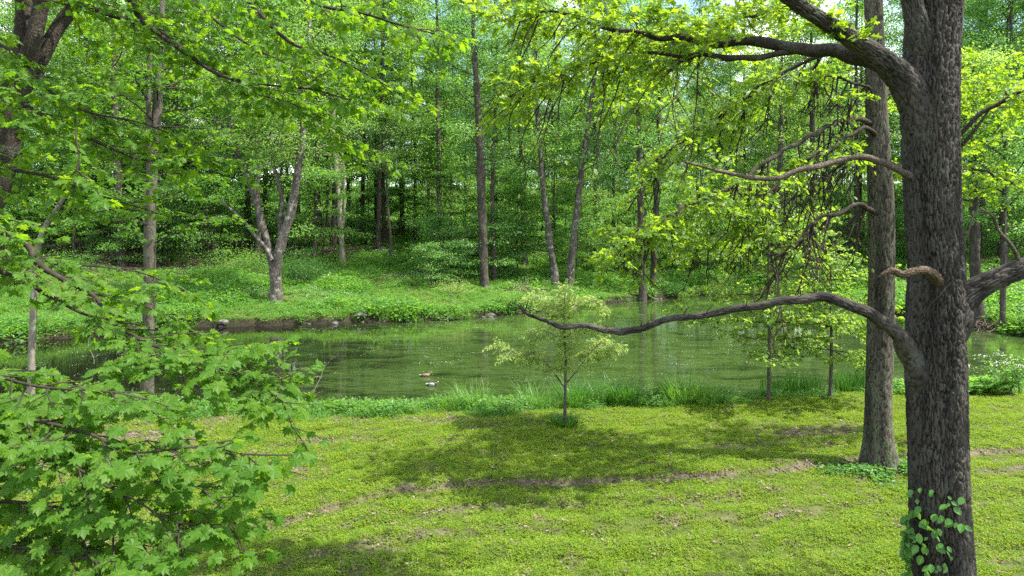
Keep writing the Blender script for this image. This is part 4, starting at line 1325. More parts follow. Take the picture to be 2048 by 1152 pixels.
# ------------------------------------------------------------------ maple whose boughs hang in from the side
def near_maple():
    rs = np.random.RandomState(62)
    X0, Y0 = -10.2, 9.4
    g = np.array([X0, Y0, gz(X0, Y0)])
    e = empty('maple_tree', g, 'broad-leaved maple whose dark boughs and big lobed leaves hang in from the side', 'tree')
    sp = spline(np.array([(X0, Y0, g[2] - .2, .3), (X0, Y0, 1, .22), (X0 + .1, Y0, 4, .2), (X0, Y0 + .1, 8, .15), (X0 + .2, Y0, 12, .08)]), .4)
    t = Tubes(); t.add(sp[:, :3], sp[:, 3], 12, .1, 1)
    link('trunk', t.mesh('trunk', M['bark2'], g), e)
    T, LV = Tubes(), Leaves()

    def bough(lst, seed=0, sides=8, z0=None):
        """pixel path; starts from the trunk"""
        if seed < 20: lst = [(a, b, c * 1.25, d * 1.15) for a, b, c, d in lst]
        elif seed > 30: lst = [(a, b, c, d * .6) for a, b, c, d in lst]
        else: lst = [(a, b, c, d * .8) for a, b, c, d in lst]
        q = np.array(px_path(lst))
        start = np.array([[X0, Y0, (z0 if z0 is not None else q[0][2] + .3), q[0][3] * 1.25]])
        sp = spline(np.vstack([start, q]), .09)
        t = Tubes(); t.add(sp[:, :3], sp[:, 3], sides, .08, seed)
        link('bough', t.mesh('bough', M['twig'], g), e)
        return sp[:, :3]
    up = [
        bough([(-60, -90, 7.6, .04), (130, -5, 7.4, .034), (200, 22, 7.3, .032), (270, 45, 7.2, .03), (320, 62, 7.1, .028), (370, 102, 7, .025), (430, 145, 6.9, .021), (490, 178, 6.8, .017), (560, 202, 6.7, .013), (630, 236, 6.6, .009), (690, 270, 6.6, .005)], 1),
        bough([(80, -190, 7.4, .04), (250, -10, 7, .03), (275, 30, 6.9, .027), (320, 70, 6.8, .025), (380, 112, 6.7, .022), (440, 150, 6.6, .018), (520, 168, 6.5, .013), (620, 178, 6.5, .009), (700, 200, 6.4, .005)], 2),
        bough([(-150, 150, 7.3, .03), (0, 197, 7, .026), (60, 215, 6.9, .024), (110, 248, 6.8, .022), (160, 268, 6.7, .019), (230, 300, 6.6, .015), (290, 320, 6.5, .011), (380, 322, 6.4, .006)], 3),
        bough([(300, -200, 7.2, .034), (490, -5, 6.9, .024), (540, 50, 6.7, .02), (590, 90, 6.6, .017), (640, 104, 6.5, .014), (700, 130, 6.4, .01), (780, 175, 6.4, .005)], 4),
        bough([(400, -220, 6.6, .03), (560, -40, 6.3, .02), (640, 10, 6.2, .016), (720, 25, 6.1, .013), (800, 50, 6, .009), (880, 70, 6, .005)], 5),
        bough([(-100, 60, 7.3, .026), (20, 100, 7.1, .022), (70, 150, 7, .019), (110, 190, 6.9, .016), (180, 225, 6.8, .013), (260, 240, 6.7, .008), (330, 262, 6.7, .005)], 6),
        bough([(200, -160, 8.3, .03), (370, -10, 8.2, .02), (430, 40, 8.1, .017), (490, 85, 8, .013), (560, 120, 8, .009), (640, 150, 8, .005)], 7),
        bough([(-100, 330, 7.4, .02), (60, 345, 7.2, .016), (150, 372, 7.1, .013), (230, 400, 7, .009), (310, 425, 7, .005)], 8),
    ]
    kw = dict(leaf=.118, spacing=.15, droop=.02, hang=.6, tilt=.55, sub=3)
    for i, b in enumerate(up):
        dress(T, LV, b, rs, every=.20, tlen=1.15, t0=.42, vert=(-.25, .28), shrink=.3, **kw)
    # hanging spray
    leafy_twig(T, LV, P(150, 258, 6.8), [.15, -.1, -1], .75, rs, r0=.010, leaf=.13, sub=3, droop=.02)
    mid = [
        bough([(-180, 400, 6.2, .04), (35, 478, 6, .036), (70, 520, 5.9, .034), (105, 548, 5.9, .031), (165, 578, 5.8, .027), (195, 600, 5.8, .023), (215, 640, 5.8, .02), (250, 662, 5.8, .018), (300, 688, 5.7, .016), (360, 708, 5.7, .013), (420, 735, 5.7, .01), (480, 748, 5.7, .007), (560, 775, 5.7, .004)], 21),
        bough([(-160, 500, 6.3, .03), (38, 556, 6.1, .025), (80, 582, 6, .023), (110, 598, 6, .02), (150, 620, 5.9, .016), (190, 635, 5.9, .012), (280, 650, 5.8, .006)], 22),
        bough([(-150, 480, 6.6, .02), (20, 520, 6.5, .015), (150, 530, 6.3, .012), (260, 540, 6.2, .009), (350, 570, 6.1, .005)], 23),
    ]
    kw.update(leaf=.098, spacing=.11, hang=.5, tilt=.4, face=(0, -.35, 0))
    dress(T, LV, mid[0], rs, every=.16, tlen=.55, t0=.55, vert=(-.15, .25), shrink=.2, **kw)
    dress(T, LV, mid[0], rs, every=.11, tlen=.75, t0=.80, vert=(-.2, .3), shrink=.1, **kw)
    dress(T, LV, mid[1], rs, every=.4, tlen=.5, t0=.5, vert=(-.2, .2), shrink=.2, **kw)
    dress(T, LV, mid[2], rs, every=.25, tlen=.6, t0=.45, vert=(-.2, .2), shrink=.2, **kw)
    leafy_twig(T, LV, P(380, 715, 5.7), [1, -.1, -.22], 1.0, rs, r0=.008, leaf=.125, sub=4, droop=.02)
    leafy_twig(T, LV, P(420, 735, 5.7), [1, .1, -.5], .8, rs, r0=.007, leaf=.125, sub=3, droop=.02)
    lo = [
        bough([(-220, 690, 5.2, .03), (-60, 735, 4.9, .02), (60, 770, 4.8, .016), (150, 780, 4.7, .013), (230, 785, 4.7, .008), (290, 800, 4.7, .004)], 31),
        bough([(-220, 780, 5, .03), (-60, 815, 4.7, .022), (60, 838, 4.6, .019), (180, 868, 4.5, .016), (240, 900, 4.5, .014), (290, 905, 4.5, .012), (380, 895, 4.5, .009), (450, 900, 4.5, .006), (500, 915, 4.5, .004)], 32),
        bough([(-220, 900, 4.8, .03), (-40, 905, 4.6, .02), (80, 915, 4.5, .018), (160, 940, 4.5, .015), (200, 965, 4.4, .013), (270, 1000, 4.4, .01), (340, 1040, 4.4, .006), (400, 1050, 4.4, .004)], 33),
        bough([(-220, 980, 4.7, .03), (-20, 1000, 4.5, .02), (90, 1010, 4.4, .017), (175, 1030, 4.4, .014), (250, 1070, 4.4, .011), (330, 1065, 4.4, .008), (420, 1050, 4.4, .006), (500, 1062, 4.4, .004)], 34),
        bough([(-220, 1080, 4.5, .03), (-20, 1090, 4.3, .02), (120, 1105, 4.2, .015), (220, 1130, 4.2, .011), (320, 1150, 4.2, .006)], 35),
        bough([(-240, 850, 5.6, .03), (0, 870, 5.4, .02), (120, 880, 5.3, .016), (250, 920, 5.3, .012), (370, 965, 5.2, .008), (470, 1010, 5.2, .004)], 36),
    ]
    kw = dict(leaf=.106, spacing=.095, droop=.03, hang=.6, tilt=.4, sub=2, face=(0, -.55, 0))
    for b in lo:
        dress(T, LV, b, rs, every=.105, tlen=.46, t0=.40, vert=(-.3, .2), shrink=.15, **kw)
    # upper crown out of the picture that shades this side
    for i in range(9):
        a = i * 2.4 + .5
        path = wander([X0, Y0, 8 + i * .5], [math.cos(a), math.sin(a), .3], rs.uniform(2.5, 4.5), 7, .1, 0, rs)
        T.add(path, np.linspace(.05, .012, len(path)), 5)
        dress(T, LV, path, rs, every=.5, tlen=1.0, t0=.2, vert=(-.3, .3), leaf=.15, spacing=.17, sub=2)
    o = link('twigs', T.mesh('twigs', M['twig'], g), e); o['kind'] = 'stuff'
    put_leaves(LV, T_MAPLE, 'maple', M['maple'], e, g, 300)


near_maple()


def shore_maple():
    """the straight-stemmed tree on the near shore behind the maple boughs"""
    rs = np.random.RandomState(72)
    X, Y = (294 - CX) / FPX * 21.3, 21.3
    g = np.array([X, Y, gz(X, Y)])
    e = empty('shore_tree', g, 'straight grey tree on the near shore that forks high among maple leaves', 'tree')
    def stem(l, nm, s):
        sp = spline(np.array(px_path(l)), .25)
        t = Tubes(); t.add(sp[:, :3], sp[:, 3], 12, .07, s)
        link(nm, t.mesh(nm, M['bark2'], g), e); return sp
    a = [(293, 830, Y, .26), (294, 800, Y, .2), (296, 700, Y, .185), (299, 560, Y, .175), (301, 430, Y, .165), (305, 330, Y, .16), (312, 240, Y, .135), (318, 160, Y, .12), (322, 60, Y, .10), (326, -80, Y, .07), (328, -260, Y, .03)]
    s1 = stem(a, 'trunk', 1)
    s2 = stem([(303, 340, Y, .1), (299, 280, Y - .1, .09), (297, 200, Y - .2, .075), (299, 130, Y - .2, .065), (293, 50, Y - .3, .055), (283, -40, Y - .4, .03)], 'stem', 2)
    T, LV = Tubes(), Leaves()
    for sp, n, z0, z1 in ((s1, 30, 5.0, 12.5), (s2, 8, 8.5, 12)):
        for i in range(n):
            z = z0 + (z1 - z0) * (i + rs.rand()) / n
            q = np.array([np.interp(z, sp[:, 2], sp[:, c]) for c in range(3)])
            a_ = i * 2.4 + rs.uniform(-.5, .5)
            path = wander(q, [math.cos(a_), math.sin(a_), .25], rs.uniform(1.8, 3.4), 7, .12, .04, rs)
            T.add(path, np.linspace(.03, .008, len(path)), 5)
            dress(T, LV, path, rs, every=.30, tlen=.95, t0=.25, vert=(-.2, .25), leaf=.14, spacing=.17, sub=1, hang=.4, tilt=.4)
    o = link('twigs', T.mesh('twigs', M['twig'], g), e); o['kind'] = 'stuff'
    put_leaves(LV, T_MAPLE, 'maple', M['maple'], e, g, 0)

    # thin pale trunk
    X, Y = (62 - CX) / FPX * 21.8, 21.8
    g = np.array([X, Y, gz(X, Y)])
    e = empty('slim_tree', g, 'thin pale smooth trunk on the near shore leaning over at the top', 'tree')
    sp = spline(np.array(px_path([(62, 825, Y, .14), (63, 760, Y, .11), (66, 640, Y, .102), (70, 540, Y, .095), (80, 480, Y, .085), (98, 440, Y, .075), (122, 405, Y, .06), (150, 350, Y, .045), (185, 280, Y, .02)])), .2)
    t = Tubes(); t.add(sp[:, :3], sp[:, 3], 10, .05, 1)
    link('trunk', t.mesh('trunk', M['palebark'], g), e)
    T, LV = Tubes(), Leaves()
    dress(T, LV, sp[int(len(sp) * .55):, :3], rs, every=.22, tlen=1.6, t0=0, vert=(-.1, .4), leaf=.13, spacing=.16, sub=2)
    o = link('twigs', T.mesh('twigs', M['twig'], g), e); o['kind'] = 'stuff'
    put_leaves(LV, T_MAPLE, 'maple', M['maple'], e, g, 0)

    # dark tree with several leaning stems at the edge
    Y = 12.0
    g0 = P(-130, 900, Y)
    g = np.array([g0[0], Y, gz(g0[0], Y)])
    e = empty('multi_stemmed_tree', g, 'dark rough tree at the edge splitting into leaning stems overhead', 'tree')
    stems = [[(-150, 1086, Y, .42), (-120, 800, Y, .33), (-70, 520, Y, .29), (-25, 390, Y, .27), (5, 300, Y, .25), (22, 220, Y, .23), (38, 140, Y, .20), (50, 60, Y, .16), (48, -30, Y, .13), (40, -200, Y, .06)],
             [(18, 250, Y, .15), (48, 150, Y - .1, .16), (68, 80, Y - .2, .14), (80, 20, Y - .2, .12), (88, -40, Y - .3, .1), (100, -200, Y - .3, .05)],
             [(30, 210, Y, .12), (72, 130, Y + .1, .14), (100, 80, Y + .2, .13), (128, 40, Y + .3, .12), (158, 0, Y + .3, .11), (200, -70, Y + .4, .09), (270, -220, Y + .5, .04)]]
    T, LV = Tubes(), Leaves()
    for i, st in enumerate(stems):
        sp = spline(np.array(px_path(st)), .2)
        t = Tubes(); t.add(sp[:, :3], sp[:, 3], 16, .10, i)
        link('trunk' if i == 0 else 'stem', t.mesh('trunk', M['limbbark'], g), e)
        for j in range(7):
            z = 9.5 + j * .45
            q = np.array([np.interp(z, sp[:, 2], sp[:, c]) for c in range(3)])
            a_ = j * 2.4 + i
            path = wander(q, [math.cos(a_), math.sin(a_), .3], rs.uniform(1.6, 3), 6, .12, .03, rs)
            T.add(path, np.linspace(.025, .008, len(path)), 5)
            dress(T, LV, path, rs, every=.4, tlen=.9, t0=.3, vert=(-.2, .25), leaf=.14, spacing=.18, sub=1)
    o = link('twigs', T.mesh('twigs', M['twig'], g), e); o['kind'] = 'stuff'
    put_leaves(LV, T_MAPLE, 'maple', M['maple'], e, g, 0)


shore_maple()


# ------------------------------------------------------------------ young trees on the near shore
def young_maple(label, px, py, top, stem_r, tiers, reach, leafmat, seed, leaf=.12):
    """thin trunk with flat tiers of leaves; tiers: (pixel row, reach factor)"""
    rs = np.random.RandomState(seed)
    Y = EYE * FPX / (py - HOR)
    X = (px - CX) / FPX * Y
    g = np.array([X, Y, gz(X, Y)])
    e = empty('young_maple', g, label, 'tree')
    H = (py - top) / FPX * Y
    sp = spline(np.array([(X, Y, g[2] - .1, stem_r * 1.3), (X + .02, Y, g[2] + .3, stem_r), (X + .05, Y, g[2] + H * .35, stem_r * .85), (X + .02, Y, g[2] + H * .7, stem_r * .5), (X + .1, Y, g[2] + H, stem_r * .15)]), .2)
    t = Tubes(); t.add(sp[:, :3], sp[:, 3], 9, .06, seed)
    link('trunk', t.mesh('trunk', M['bark2'], g), e)
    T, LV = Tubes(), Leaves()
    for k, (row, fac) in enumerate(tiers):
        z = EYE - (row - HOR) / FPX * Y
        q = np.array([np.interp(z, sp[:, 2], sp[:, c]) for c in range(3)])
        for j in range(4):
            a = j * 1.571 + k * 1.1 + rs.uniform(-.4, .4)
            path = wander(q, [math.cos(a), math.sin(a), .12], reach * fac * rs.uniform(.75, 1.15), 8, .09, .025, rs)
            T.add(path, np.linspace(.016, .005, len(path)), 5)
            dress(T, LV, path, rs, every=.19, tlen=.8, t0=.22, vert=(-.2, .3), shrink=.2, leaf=leaf, spacing=.13, sub=2, hang=.35, tilt=.7, droop=.02, face=(.35, -.1, 0), tuft=3)
    o = link('twigs', T.mesh('twigs', M['twig'], g), e); o['kind'] = 'stuff'
    p = LV.arrays()
    put_leaves(LV, T_MAPLE, 'sapling' + leafmat, M[leafmat], e, g, 0)


young_maple('tall thin maple sapling on the near shore with pale tiers of leaves, beside the irises', 1536, 806, 350, .062,
            [(372, .4), (420, .6), (465, .8), (510, .95), (555, 1.05), (595, 1.15), (645, 1.1), (680, .7)], 2.5, 'sapling', 1)
young_maple('shorter dark-stemmed maple sapling among the irises near the slimmer oak', 1660, 803, 470, .058,
            [(510, .6), (560, .8), (605, .95), (655, 1.0), (700, .7)], 2.0, 'sapling', 2)


def pale_sapling():
    rs = np.random.RandomState(82)
    Y = EYE * FPX / (858 - HOR)
    X = (1130 - CX) / FPX * Y
    g = np.array([X, Y, gz(X, Y)])
    e = empty('weeping_sapling', g, 'small weeping sapling with pale yellowish leaves standing alone on the lawn edge', 'tree')
    T, LV = Tubes(), Leaves()
    stems = [[(1130, 865, Y, .05), (1130, 800, Y, .042), (1131, 740, Y, .036), (1130, 690, Y, .032), (1128, 640, Y, .026), (1129, 600, Y, .018), (1133, 574, Y, .006)],
             [(1130, 778, Y, .022), (1115, 755, Y - .1, .020), (1095, 730, Y - .2, .017), (1078, 712, Y - .3, .014), (1050, 708, Y - .3, .009), (1010, 700, Y - .3, .004)],
             [(1132, 768, Y, .022), (1150, 745, Y + .1, .019), (1168, 722, Y + .1, .015), (1185, 700, Y + .2, .011), (1205, 685, Y + .2, .007), (1225, 690, Y + .2, .003)],
             [(1128, 640, Y, .016), (1110, 615, Y, .011), (1090, 600, Y, .007), (1062, 595, Y, .003)],
             [(1128, 630, Y, .016), (1150, 610, Y + .2, .011), (1175, 600, Y + .2, .007), (1200, 612, Y + .3, .003)],
             [(1130, 690, Y, .016), (1105, 668, Y - .2, .011), (1080, 660, Y - .2, .006), (1060, 672, Y - .2, .003)],
             [(1130, 680, Y, .014), (1150, 662, Y - .3, .009), (1170, 655, Y - .3, .005), (1190, 662, Y - .3, .003)],
             [(1129, 655, Y, .014), (1120, 630, Y + .4, .01), (1115, 605, Y + .6, .006), (1112, 592, Y + .8, .003)]]
    for i, st in enumerate(stems):
        sp = spline(np.array(px_path(st)), .08)
        if i == 0: sp[0, 2] = g[2] - .05
        t = Tubes(); t.add(sp[:, :3], sp[:, 3], 7, .05, i)
        link('trunk' if i == 0 else 'limb', t.mesh('trunk', M['bark2'] if i < 3 else M['palebark'], g), e)
        dress(T, LV, sp[:, :3], rs, every=.055 if i else .06, tlen=.60, t0=.35 if i else .40, vert=(-.2, .55), spread=1.0, fwd=.4, shrink=.2, r0=.004, leaf=.115, spacing=.042, droop=.12, hang=.7, tilt=.6, sub=3, face=(.5, -.2, 0))
    o = link('twigs', T.mesh('twigs', M['palebark'], g), e); o['kind'] = 'stuff'
    put_leaves(LV, T_NARROW, 'pale', M['willow'], e, g, 0)
    # ring of grass left unmown round the stem
    e2 = empty('grass_ring', g, 'dark tuft of unmown grass round the foot of the weeping sapling', 'grass clump')
    link('blades', blades('blades', 320, .34, .46, .014, M['iris'], 5, .6, .40, 3), e2)


pale_sapling()


# ------------------------------------------------------------------ shore plants
def blade_clump(name, label, cat, px, py, rad, h, w, mat, n, seed, bend=.6, lean=.35, group=None, squash=1.0):
    Y = (EYE + (.25 if cat == 'irises' else .05)) * FPX / (py - HOR); X = (px - CX) / FPX * Y
    g = (X, Y, max(gz(X, Y), WATER) - .02)
    e = empty(name, g, label, cat, group)
    me = blades('blades', n, rad, h, w, M[mat], seed, bend, lean, 4)
    o = link('blades', me, e)
    e.scale = (1, squash, 1) if cat == 'irises' else (1.25, 1.25, 1.75)
    return e


blade_clump('iris_bed', 'dense bed of dark upright iris blades beside the taller maple sapling', 'irises', 1583, 800, 1.1, 1.0, .036, 'iris', 320, 1, .14, .10, 'iris beds at the water', .35)
blade_clump('iris_bed', 'narrow bed of dark upright iris blades between the shorter sapling and the slimmer oak', 'irises', 1706, 800, .75, 1.0, .036, 'iris', 230, 2, .18, .14, 'iris beds at the water', .4)
blade_clump('iris_bed', 'few short pale iris blades between the slimmer and the massive oak', 'irises', 1800, 806, .4, .4, .025, 'blade', 70, 3, .25, .2, 'iris beds at the water', .5)
for i, (px, py, rad, h, n, lab) in enumerate([
        (945, 816, .40, .68, 190, 'tall bright grass clump on the bank, nearest to the ducks'),
        (895, 824, .32, .36, 100, 'shorter grass clump beside the tall bright one near the ducks'),
        (1075, 815, .45, .75, 170, 'seeding grass clump on the bank short of the weeping sapling'),
        (1150, 818, .38, .75, 180, 'deep green grass clump on the bank right behind the weeping sapling'),
        (1195, 812, .35, .65, 130, 'light grass clump on the bank next to the arching dark one'),
        (1245, 812, .40, .62, 220, 'arching dark green sedge clump on the bank'),
        (1360, 815, .42, .70, 170, 'wispy light green grass clump on the open bank'),
        (1405, 818, .35, .55, 120, 'low wispy grass clump nearest to the maple saplings')]):
    blade_clump('grass_clump', lab, 'grass clump', px, py, rad, h, .018, 'iris' if 'dark' in lab or 'deep' in lab else 'blade', int(n * 1.4), 20 + i, .75, .4, 'grass clumps on the near bank')
for i, (px, py, h, lab) in enumerate([(935, 640, .8, 'pale arching grass tuft overhanging the far waterline'), (905, 636, .6, 'small grass tuft beside the arching one on the far waterline')]):
    g = on_ground(px, py)
    e = empty('grass_clump', g, lab, 'grass clump', 'grass tufts on the far waterline')
    link('blades', blades('blades', 160, .5, h, .02, M['blade'], 60 + i, .9, .5, 3), e)


def fern(label, px, py, Hh, seed, dep=(EYE + .15), n=13):
    rs = np.random.RandomState(seed)
    Y = dep * FPX / (py - HOR); X = (px - CX) / FPX * Y
    g = np.array([X, Y, max(gz(X, Y), WATER)])
    e = empty('fern', g, label, 'fern', 'ferns by the water')
    for i in range(n):
        a = rs.uniform(0, 6.28); T, LV = Tubes(), Leaves()
        path = wander([0, 0, 0], [math.cos(a) * .7, math.sin(a) * .7, 1], Hh * rs.uniform(.7, 1.2), 9, .03, .13, rs)
        T.add(path, np.linspace(.008, .002, len(path)), 4)
        for t in np.linspace(.15, 1, 22):
            x = t * (len(path) - 1); k = min(int(x), len(path) - 2)
            q = path[k] + (path[k + 1] - path[k]) * (x - k); tg = nrm(path[k + 1] - path[k]); sd = nrm(np.cross(tg, UP))
            for sg in (1, -1): LV.add(q, sd * sg + tg * .4, UP, .30 * Hh * math.sin(math.pi * (t * .85 + .1)) + .03)
        p, f, u, s = LV.arrays()
        link('frond', leaf_mesh('frond', tpl_simple(.12), p, f, u, s, M['under']), e)


fern('broad feathery fern on the bank just past the massive oak', 1960, 800, 1.1, 1)
fern('smaller fern tucked between the white-flowered shrub and the massive oak', 1925, 798, .8, 2)


def flower_shrub():
    rs = np.random.RandomState(92)
    Y = (EYE + .1) * FPX / (800 - HOR); X = (2010 - CX) / FPX * Y
    g = np.array([X, Y, gz(X, Y)])
    e = empty('flowering_shrub', g, 'leafy shrub topped with white flower clusters at the water', 'shrub')
    T, LV = Tubes(), Leaves()
    for i in range(26):
        a = rs.uniform(0, 6.28)
        path = wander([rs.normal(0, .2), rs.normal(0, .15), 0], [math.cos(a) * .55, math.sin(a) * .4, 1], rs.uniform(.8, 1.6), 6, .08, .03, rs)
        T.add(path, np.linspace(.009, .003, len(path)), 4)
        for j in range(36):
            x = rs.uniform(.8, 5.9); k = int(x)
            q = path[k] + (path[k + 1] - path[k]) * (x - k) + rs.normal(0, .06, 3)
            f = nrm(rs.normal(0, 1, 3) * [1, 1, .4])
            LV.add(q, f, UP + rs.normal(0, .4, 3), .10 * rs.uniform(.5, 1.2))
        if i % 3 == 0:
            n = 22
            q = path[-1] + rs.normal(0, 1, (n, 3)) * [.085, .085, .035]
            link('flower_cluster', leaf_mesh('flower_cluster', T_OVAL, q, rs.normal(0, 1, (n, 3)) * [1, 1, .4], UP + rs.normal(0, .4, (n, 3)), np.full(n, .05), M['petal']), e)
    o = link('twigs', T.mesh('twigs', M['twig']), e); o['kind'] = 'stuff'
    p, f, u, s = LV.arrays()
    link('foliage', leaf_mesh('foliage', T_OVAL, p, f, u, s, M['under']), e)


flower_shrub()


def oak_vine():
    rs = np.random.RandomState(96)
    pts = [(1462, 688), (1445, 715), (1470, 735), (1480, 770), (1475, 805), (1490, 858), (1530, 870), (1540, 805), (1565, 800), (1600, 825), (1570, 720), (1575, 705), (1510, 665), (1420, 870), (1455, 895), (1430, 900), (1392, 890),
           (1395, 940), (1380, 965), (1440, 990), (1475, 1000), (1480, 945), (1525, 885), (1530, 960), (1555, 985), (1500, 935), (1470, 1050), (1405, 1070), (1375, 1010), (1362, 1045), (1370, 1075), (1500, 1105), (1530, 1110), (1510, 1080), (1440, 1080),
           (1330, 1000), (1315, 970), (1330, 1060), (1350, 1140), (1385, 1145), (1325, 1100), (1310, 1030), (1345, 930), (1360, 1100), (1455, 960)]
    pts = [(1348 + x / 2.88, 752 + y / 2.88) for x, y in pts]
    pts += [(x + rs.normal(0, 8), y + rs.normal(0, 10)) for x, y in pts[4:] for _ in range(2)]
    def surf(px, py, out=.05):
        z = EYE - (py - HOR) / FPX * 8.62
        xc = (1880 - CX) / FPX * 9; r = .40
        X = (px - CX) / FPX * 8.65
        dx = np.clip((X - xc) / r, -.97, .97)
        return np.array([xc + dx * (r + out), 9 - math.sqrt(1 - dx * dx) * (r + out), z]), np.array([dx, -math.sqrt(1 - dx * dx), 0])
    g = surf(1865, 1250)[0]; g[2] = gz(g[0], g[1])
    e = empty('climbing_vine', g, 'leafy green vine climbing the foot of the massive oak trunk', 'vine')
    T = Tubes()
    for path in ([(1870, 1290), (1862, 1200), (1868, 1130), (1858, 1080), (1866, 1040), (1852, 1000)], [(1866, 1150), (1875, 1100), (1880, 1060), (1896, 1030), (1893, 1000)], [(1858, 1180), (1840, 1120), (1832, 1080)], [(1876, 1100), (1888, 1095)], [(1860, 1060), (1840, 1055)]):
        sp = np.array([surf(x, y, .028)[0] for x, y in path])
        sp = spline(np.hstack([sp, np.full((len(sp), 1), .007)]), .04)
        T.add(sp[:, :3], sp[:, 3], 5)
    link('stem', T.mesh('stem', M['twig'], g), e)
    p, f, u, s = [], [], [], []
    for x, y in pts:
        q, nr = surf(x, y, .08 + rs.uniform(0, .05))
        tang = np.array([-nr[1], nr[0], 0])
        p.append(q); f.append(-UP * rs.uniform(.4, 1) + tang * rs.normal(0, .7) + nr * rs.uniform(.2, .8)); u.append(nr + UP * .8 + rs.normal(0, .5, 3)); s.append(.105 * rs.choice([.55, .75, .9, 1.1, 1.25]))
    single_leaves(T_OVAL, 'vine', np.array(p), np.array(f), np.array(u), np.array(s), M['vine'], e, g)
    # leaves that crowd the side of the trunk
    LV = Leaves()
    for i in range(130):
        y = rs.uniform(1060, 1290); x = 1826 + rs.normal(0, 9) + (y > 1180) * rs.uniform(-10, 40)
        q, nr = surf(x, y, .07 + rs.uniform(0, .12))
        LV.add(q, rs.normal(0, .6, 3) - UP * .4 + nr * .3, UP + rs.normal(0, .4, 3), .06 * rs.uniform(.6, 1.3))
    pp, ff, uu, ss = LV.arrays()
    o = link('foliage', leaf_mesh('foliage', T_OVAL, pp, ff, uu, ss, M['vine'], g), e); o['kind'] = 'stuff'


oak_vine()


def foot_ivy():
    rs = np.random.RandomState(98)
    Y0 = 15.75; xc = (1759 - CX) / FPX * Y0
    g = np.array([xc, Y0 - .6, gz(xc, Y0 - .6)])
    e = empty('ivy_patch', g, 'low ivy spreading on the grass round the foot of the slimmer oak', 'ivy')
    T, LV = Tubes(), Leaves()
    for i in range(46):
        a = rs.uniform(-3.3, .3)
        q = np.array([xc + math.cos(a) * .35 - (.55 if i % 3 else 0) * rs.rand(), Y0 + math.sin(a) * .35, 0])
        path = wander(q, [math.cos(a) - .5, math.sin(a) * .6, 0], rs.uniform(.3, 1.3), 6, .2, 0, rs)
        path[:, 2] = terrain(path[:, 0], path[:, 1]) + .08
        T.add(path, np.full(len(path), .004), 4)
        for j in range(30):
            x = rs.uniform(0, 5.99); k = int(x)
            LV.add(path[k] + (path[k + 1] - path[k]) * (x - k) + rs.normal(0, .05, 3) * [1, 1, .7] + UP * .02, rs.normal(0, 1, 3) * [1, 1, .3], UP + rs.normal(0, .3, 3), .085 * rs.uniform(.6, 1.2))
    for i in range(90):     # up the bark
        t = rs.rand(); side = rs.choice([-1.9, -1.55, -.35, -.15, -2.2])
        a = side + rs.normal(0, .12); z = .05 + 1.15 * t * rs.rand()
        r = .40 - .1 * min(1, z / .6)
        LV.add([xc + math.cos(a) * (r + .04), Y0 + math.sin(a) * (r + .04), g[2] + z], [math.cos(a) * .3 + rs.normal(0, .4), math.sin(a) * .3, -.8], [math.cos(a), math.sin(a), .6], .07 * rs.uniform(.6, 1.2))
    o = link('stems', T.mesh('stems', M['twig'], g), e); o['kind'] = 'stuff'
    pp, ff, uu, ss = LV.arrays()
    link('foliage', leaf_mesh('foliage', T_OVAL, pp, ff, uu, ss, M['under'], g), e)


foot_ivy()


# ------------------------------------------------------------------ rocks, dead wood, ducks
def rock_mesh(seed, sx, sy, sz):
    import bmesh
    bm = bmesh.new()
    bmesh.ops.create_icosphere(bm, subdivisions=3, radius=1)
    for v in bm.verts:
        n = mnoise.fractal(v.co * .9 + Vector((seed * 7.1, 0, 0)), 1, 2, 4)
        k = mnoise.voronoi(v.co * 1.1 + Vector((seed * 3.3, 1, 2)))[0]
        v.co = v.co * (1 + .22 * n + .22 * (k[1] - k[0] - .4))
        v.co.x *= sx; v.co.y *= sy; v.co.z *= sz
    me = bpy.data.meshes.new('rock'); bm.to_mesh(me); bm.free()
    me.materials.append(M['rock'])
    return me


ROCKS = [(438, 812, .30, .2, .2, 'grey squarish rock at the near waterline beyond the maple leaves', 1), (402, 816, .34, .22, .16, 'flat grey rock beside the squarish one at the near waterline', 1), (340, 822, .42, .25, .2, 'low brownish rock on the near shore by the straight grey tree', 1),
         (722, 640, .42, .28, .26, 'slanting grey boulder on the far waterline below the hillside', 0), (448, 652, .45, .3, .2, 'low brown rock on the far waterline below the forked tree', 0), (898, 640, .32, .2, .14, 'pale flat rock at the far waterline, nearest the arching tuft', 0), (980, 634, .36, .22, .16, 'pale rock on the little stony beach of the far shore', 0)]
for i, (px, py, a, b, c, lab, near) in enumerate(ROCKS):
    if near:
        Y = (EYE + .15) * FPX / (py - HOR); X = (px - CX) / FPX * Y; g = np.array([X, Y, gz(X, Y)])
    else:
        g = on_ground(px, py)
    o = link('rock', rock_mesh(i, a, b, c), None, (g[0], g[1], max(g[2], WATER) + c * .3))
    o.rotation_euler = (0, 0, i * 1.1)
    tag(o, lab, 'rock', 'rocks along the waterline')
rsr = np.random.RandomState(5)
STONES = []
rk = [rock_mesh(20 + i, .2, .15, .11) for i in range(4)]
for i in range(24):
    x = rsr.uniform(-22, 20)
    y = np.interp(x, FARA[:, 0], FARA[:, 1])
    ys = np.arange(y - 1.2, y + 1.2, .05); sd = pond_sd(np.full(len(ys), x), ys)
    yy = ys[np.argmin(np.abs(sd - rsr.uniform(-.15, .25)))]
    o = link('shore_stone', rk[i % 4], None, (x, yy, WATER + .02))
    s = rsr.uniform(.5, 1.5); o.scale = (s, s, s); o.rotation_euler = (0, 0, rsr.uniform(0, 6))
    tag(o, 'small grey stone', 'stone', 'small stones along the far waterline')
    STONES.append(o)
place_labels(STONES, 'small grey stone, {which} at the waterline below {mark}')


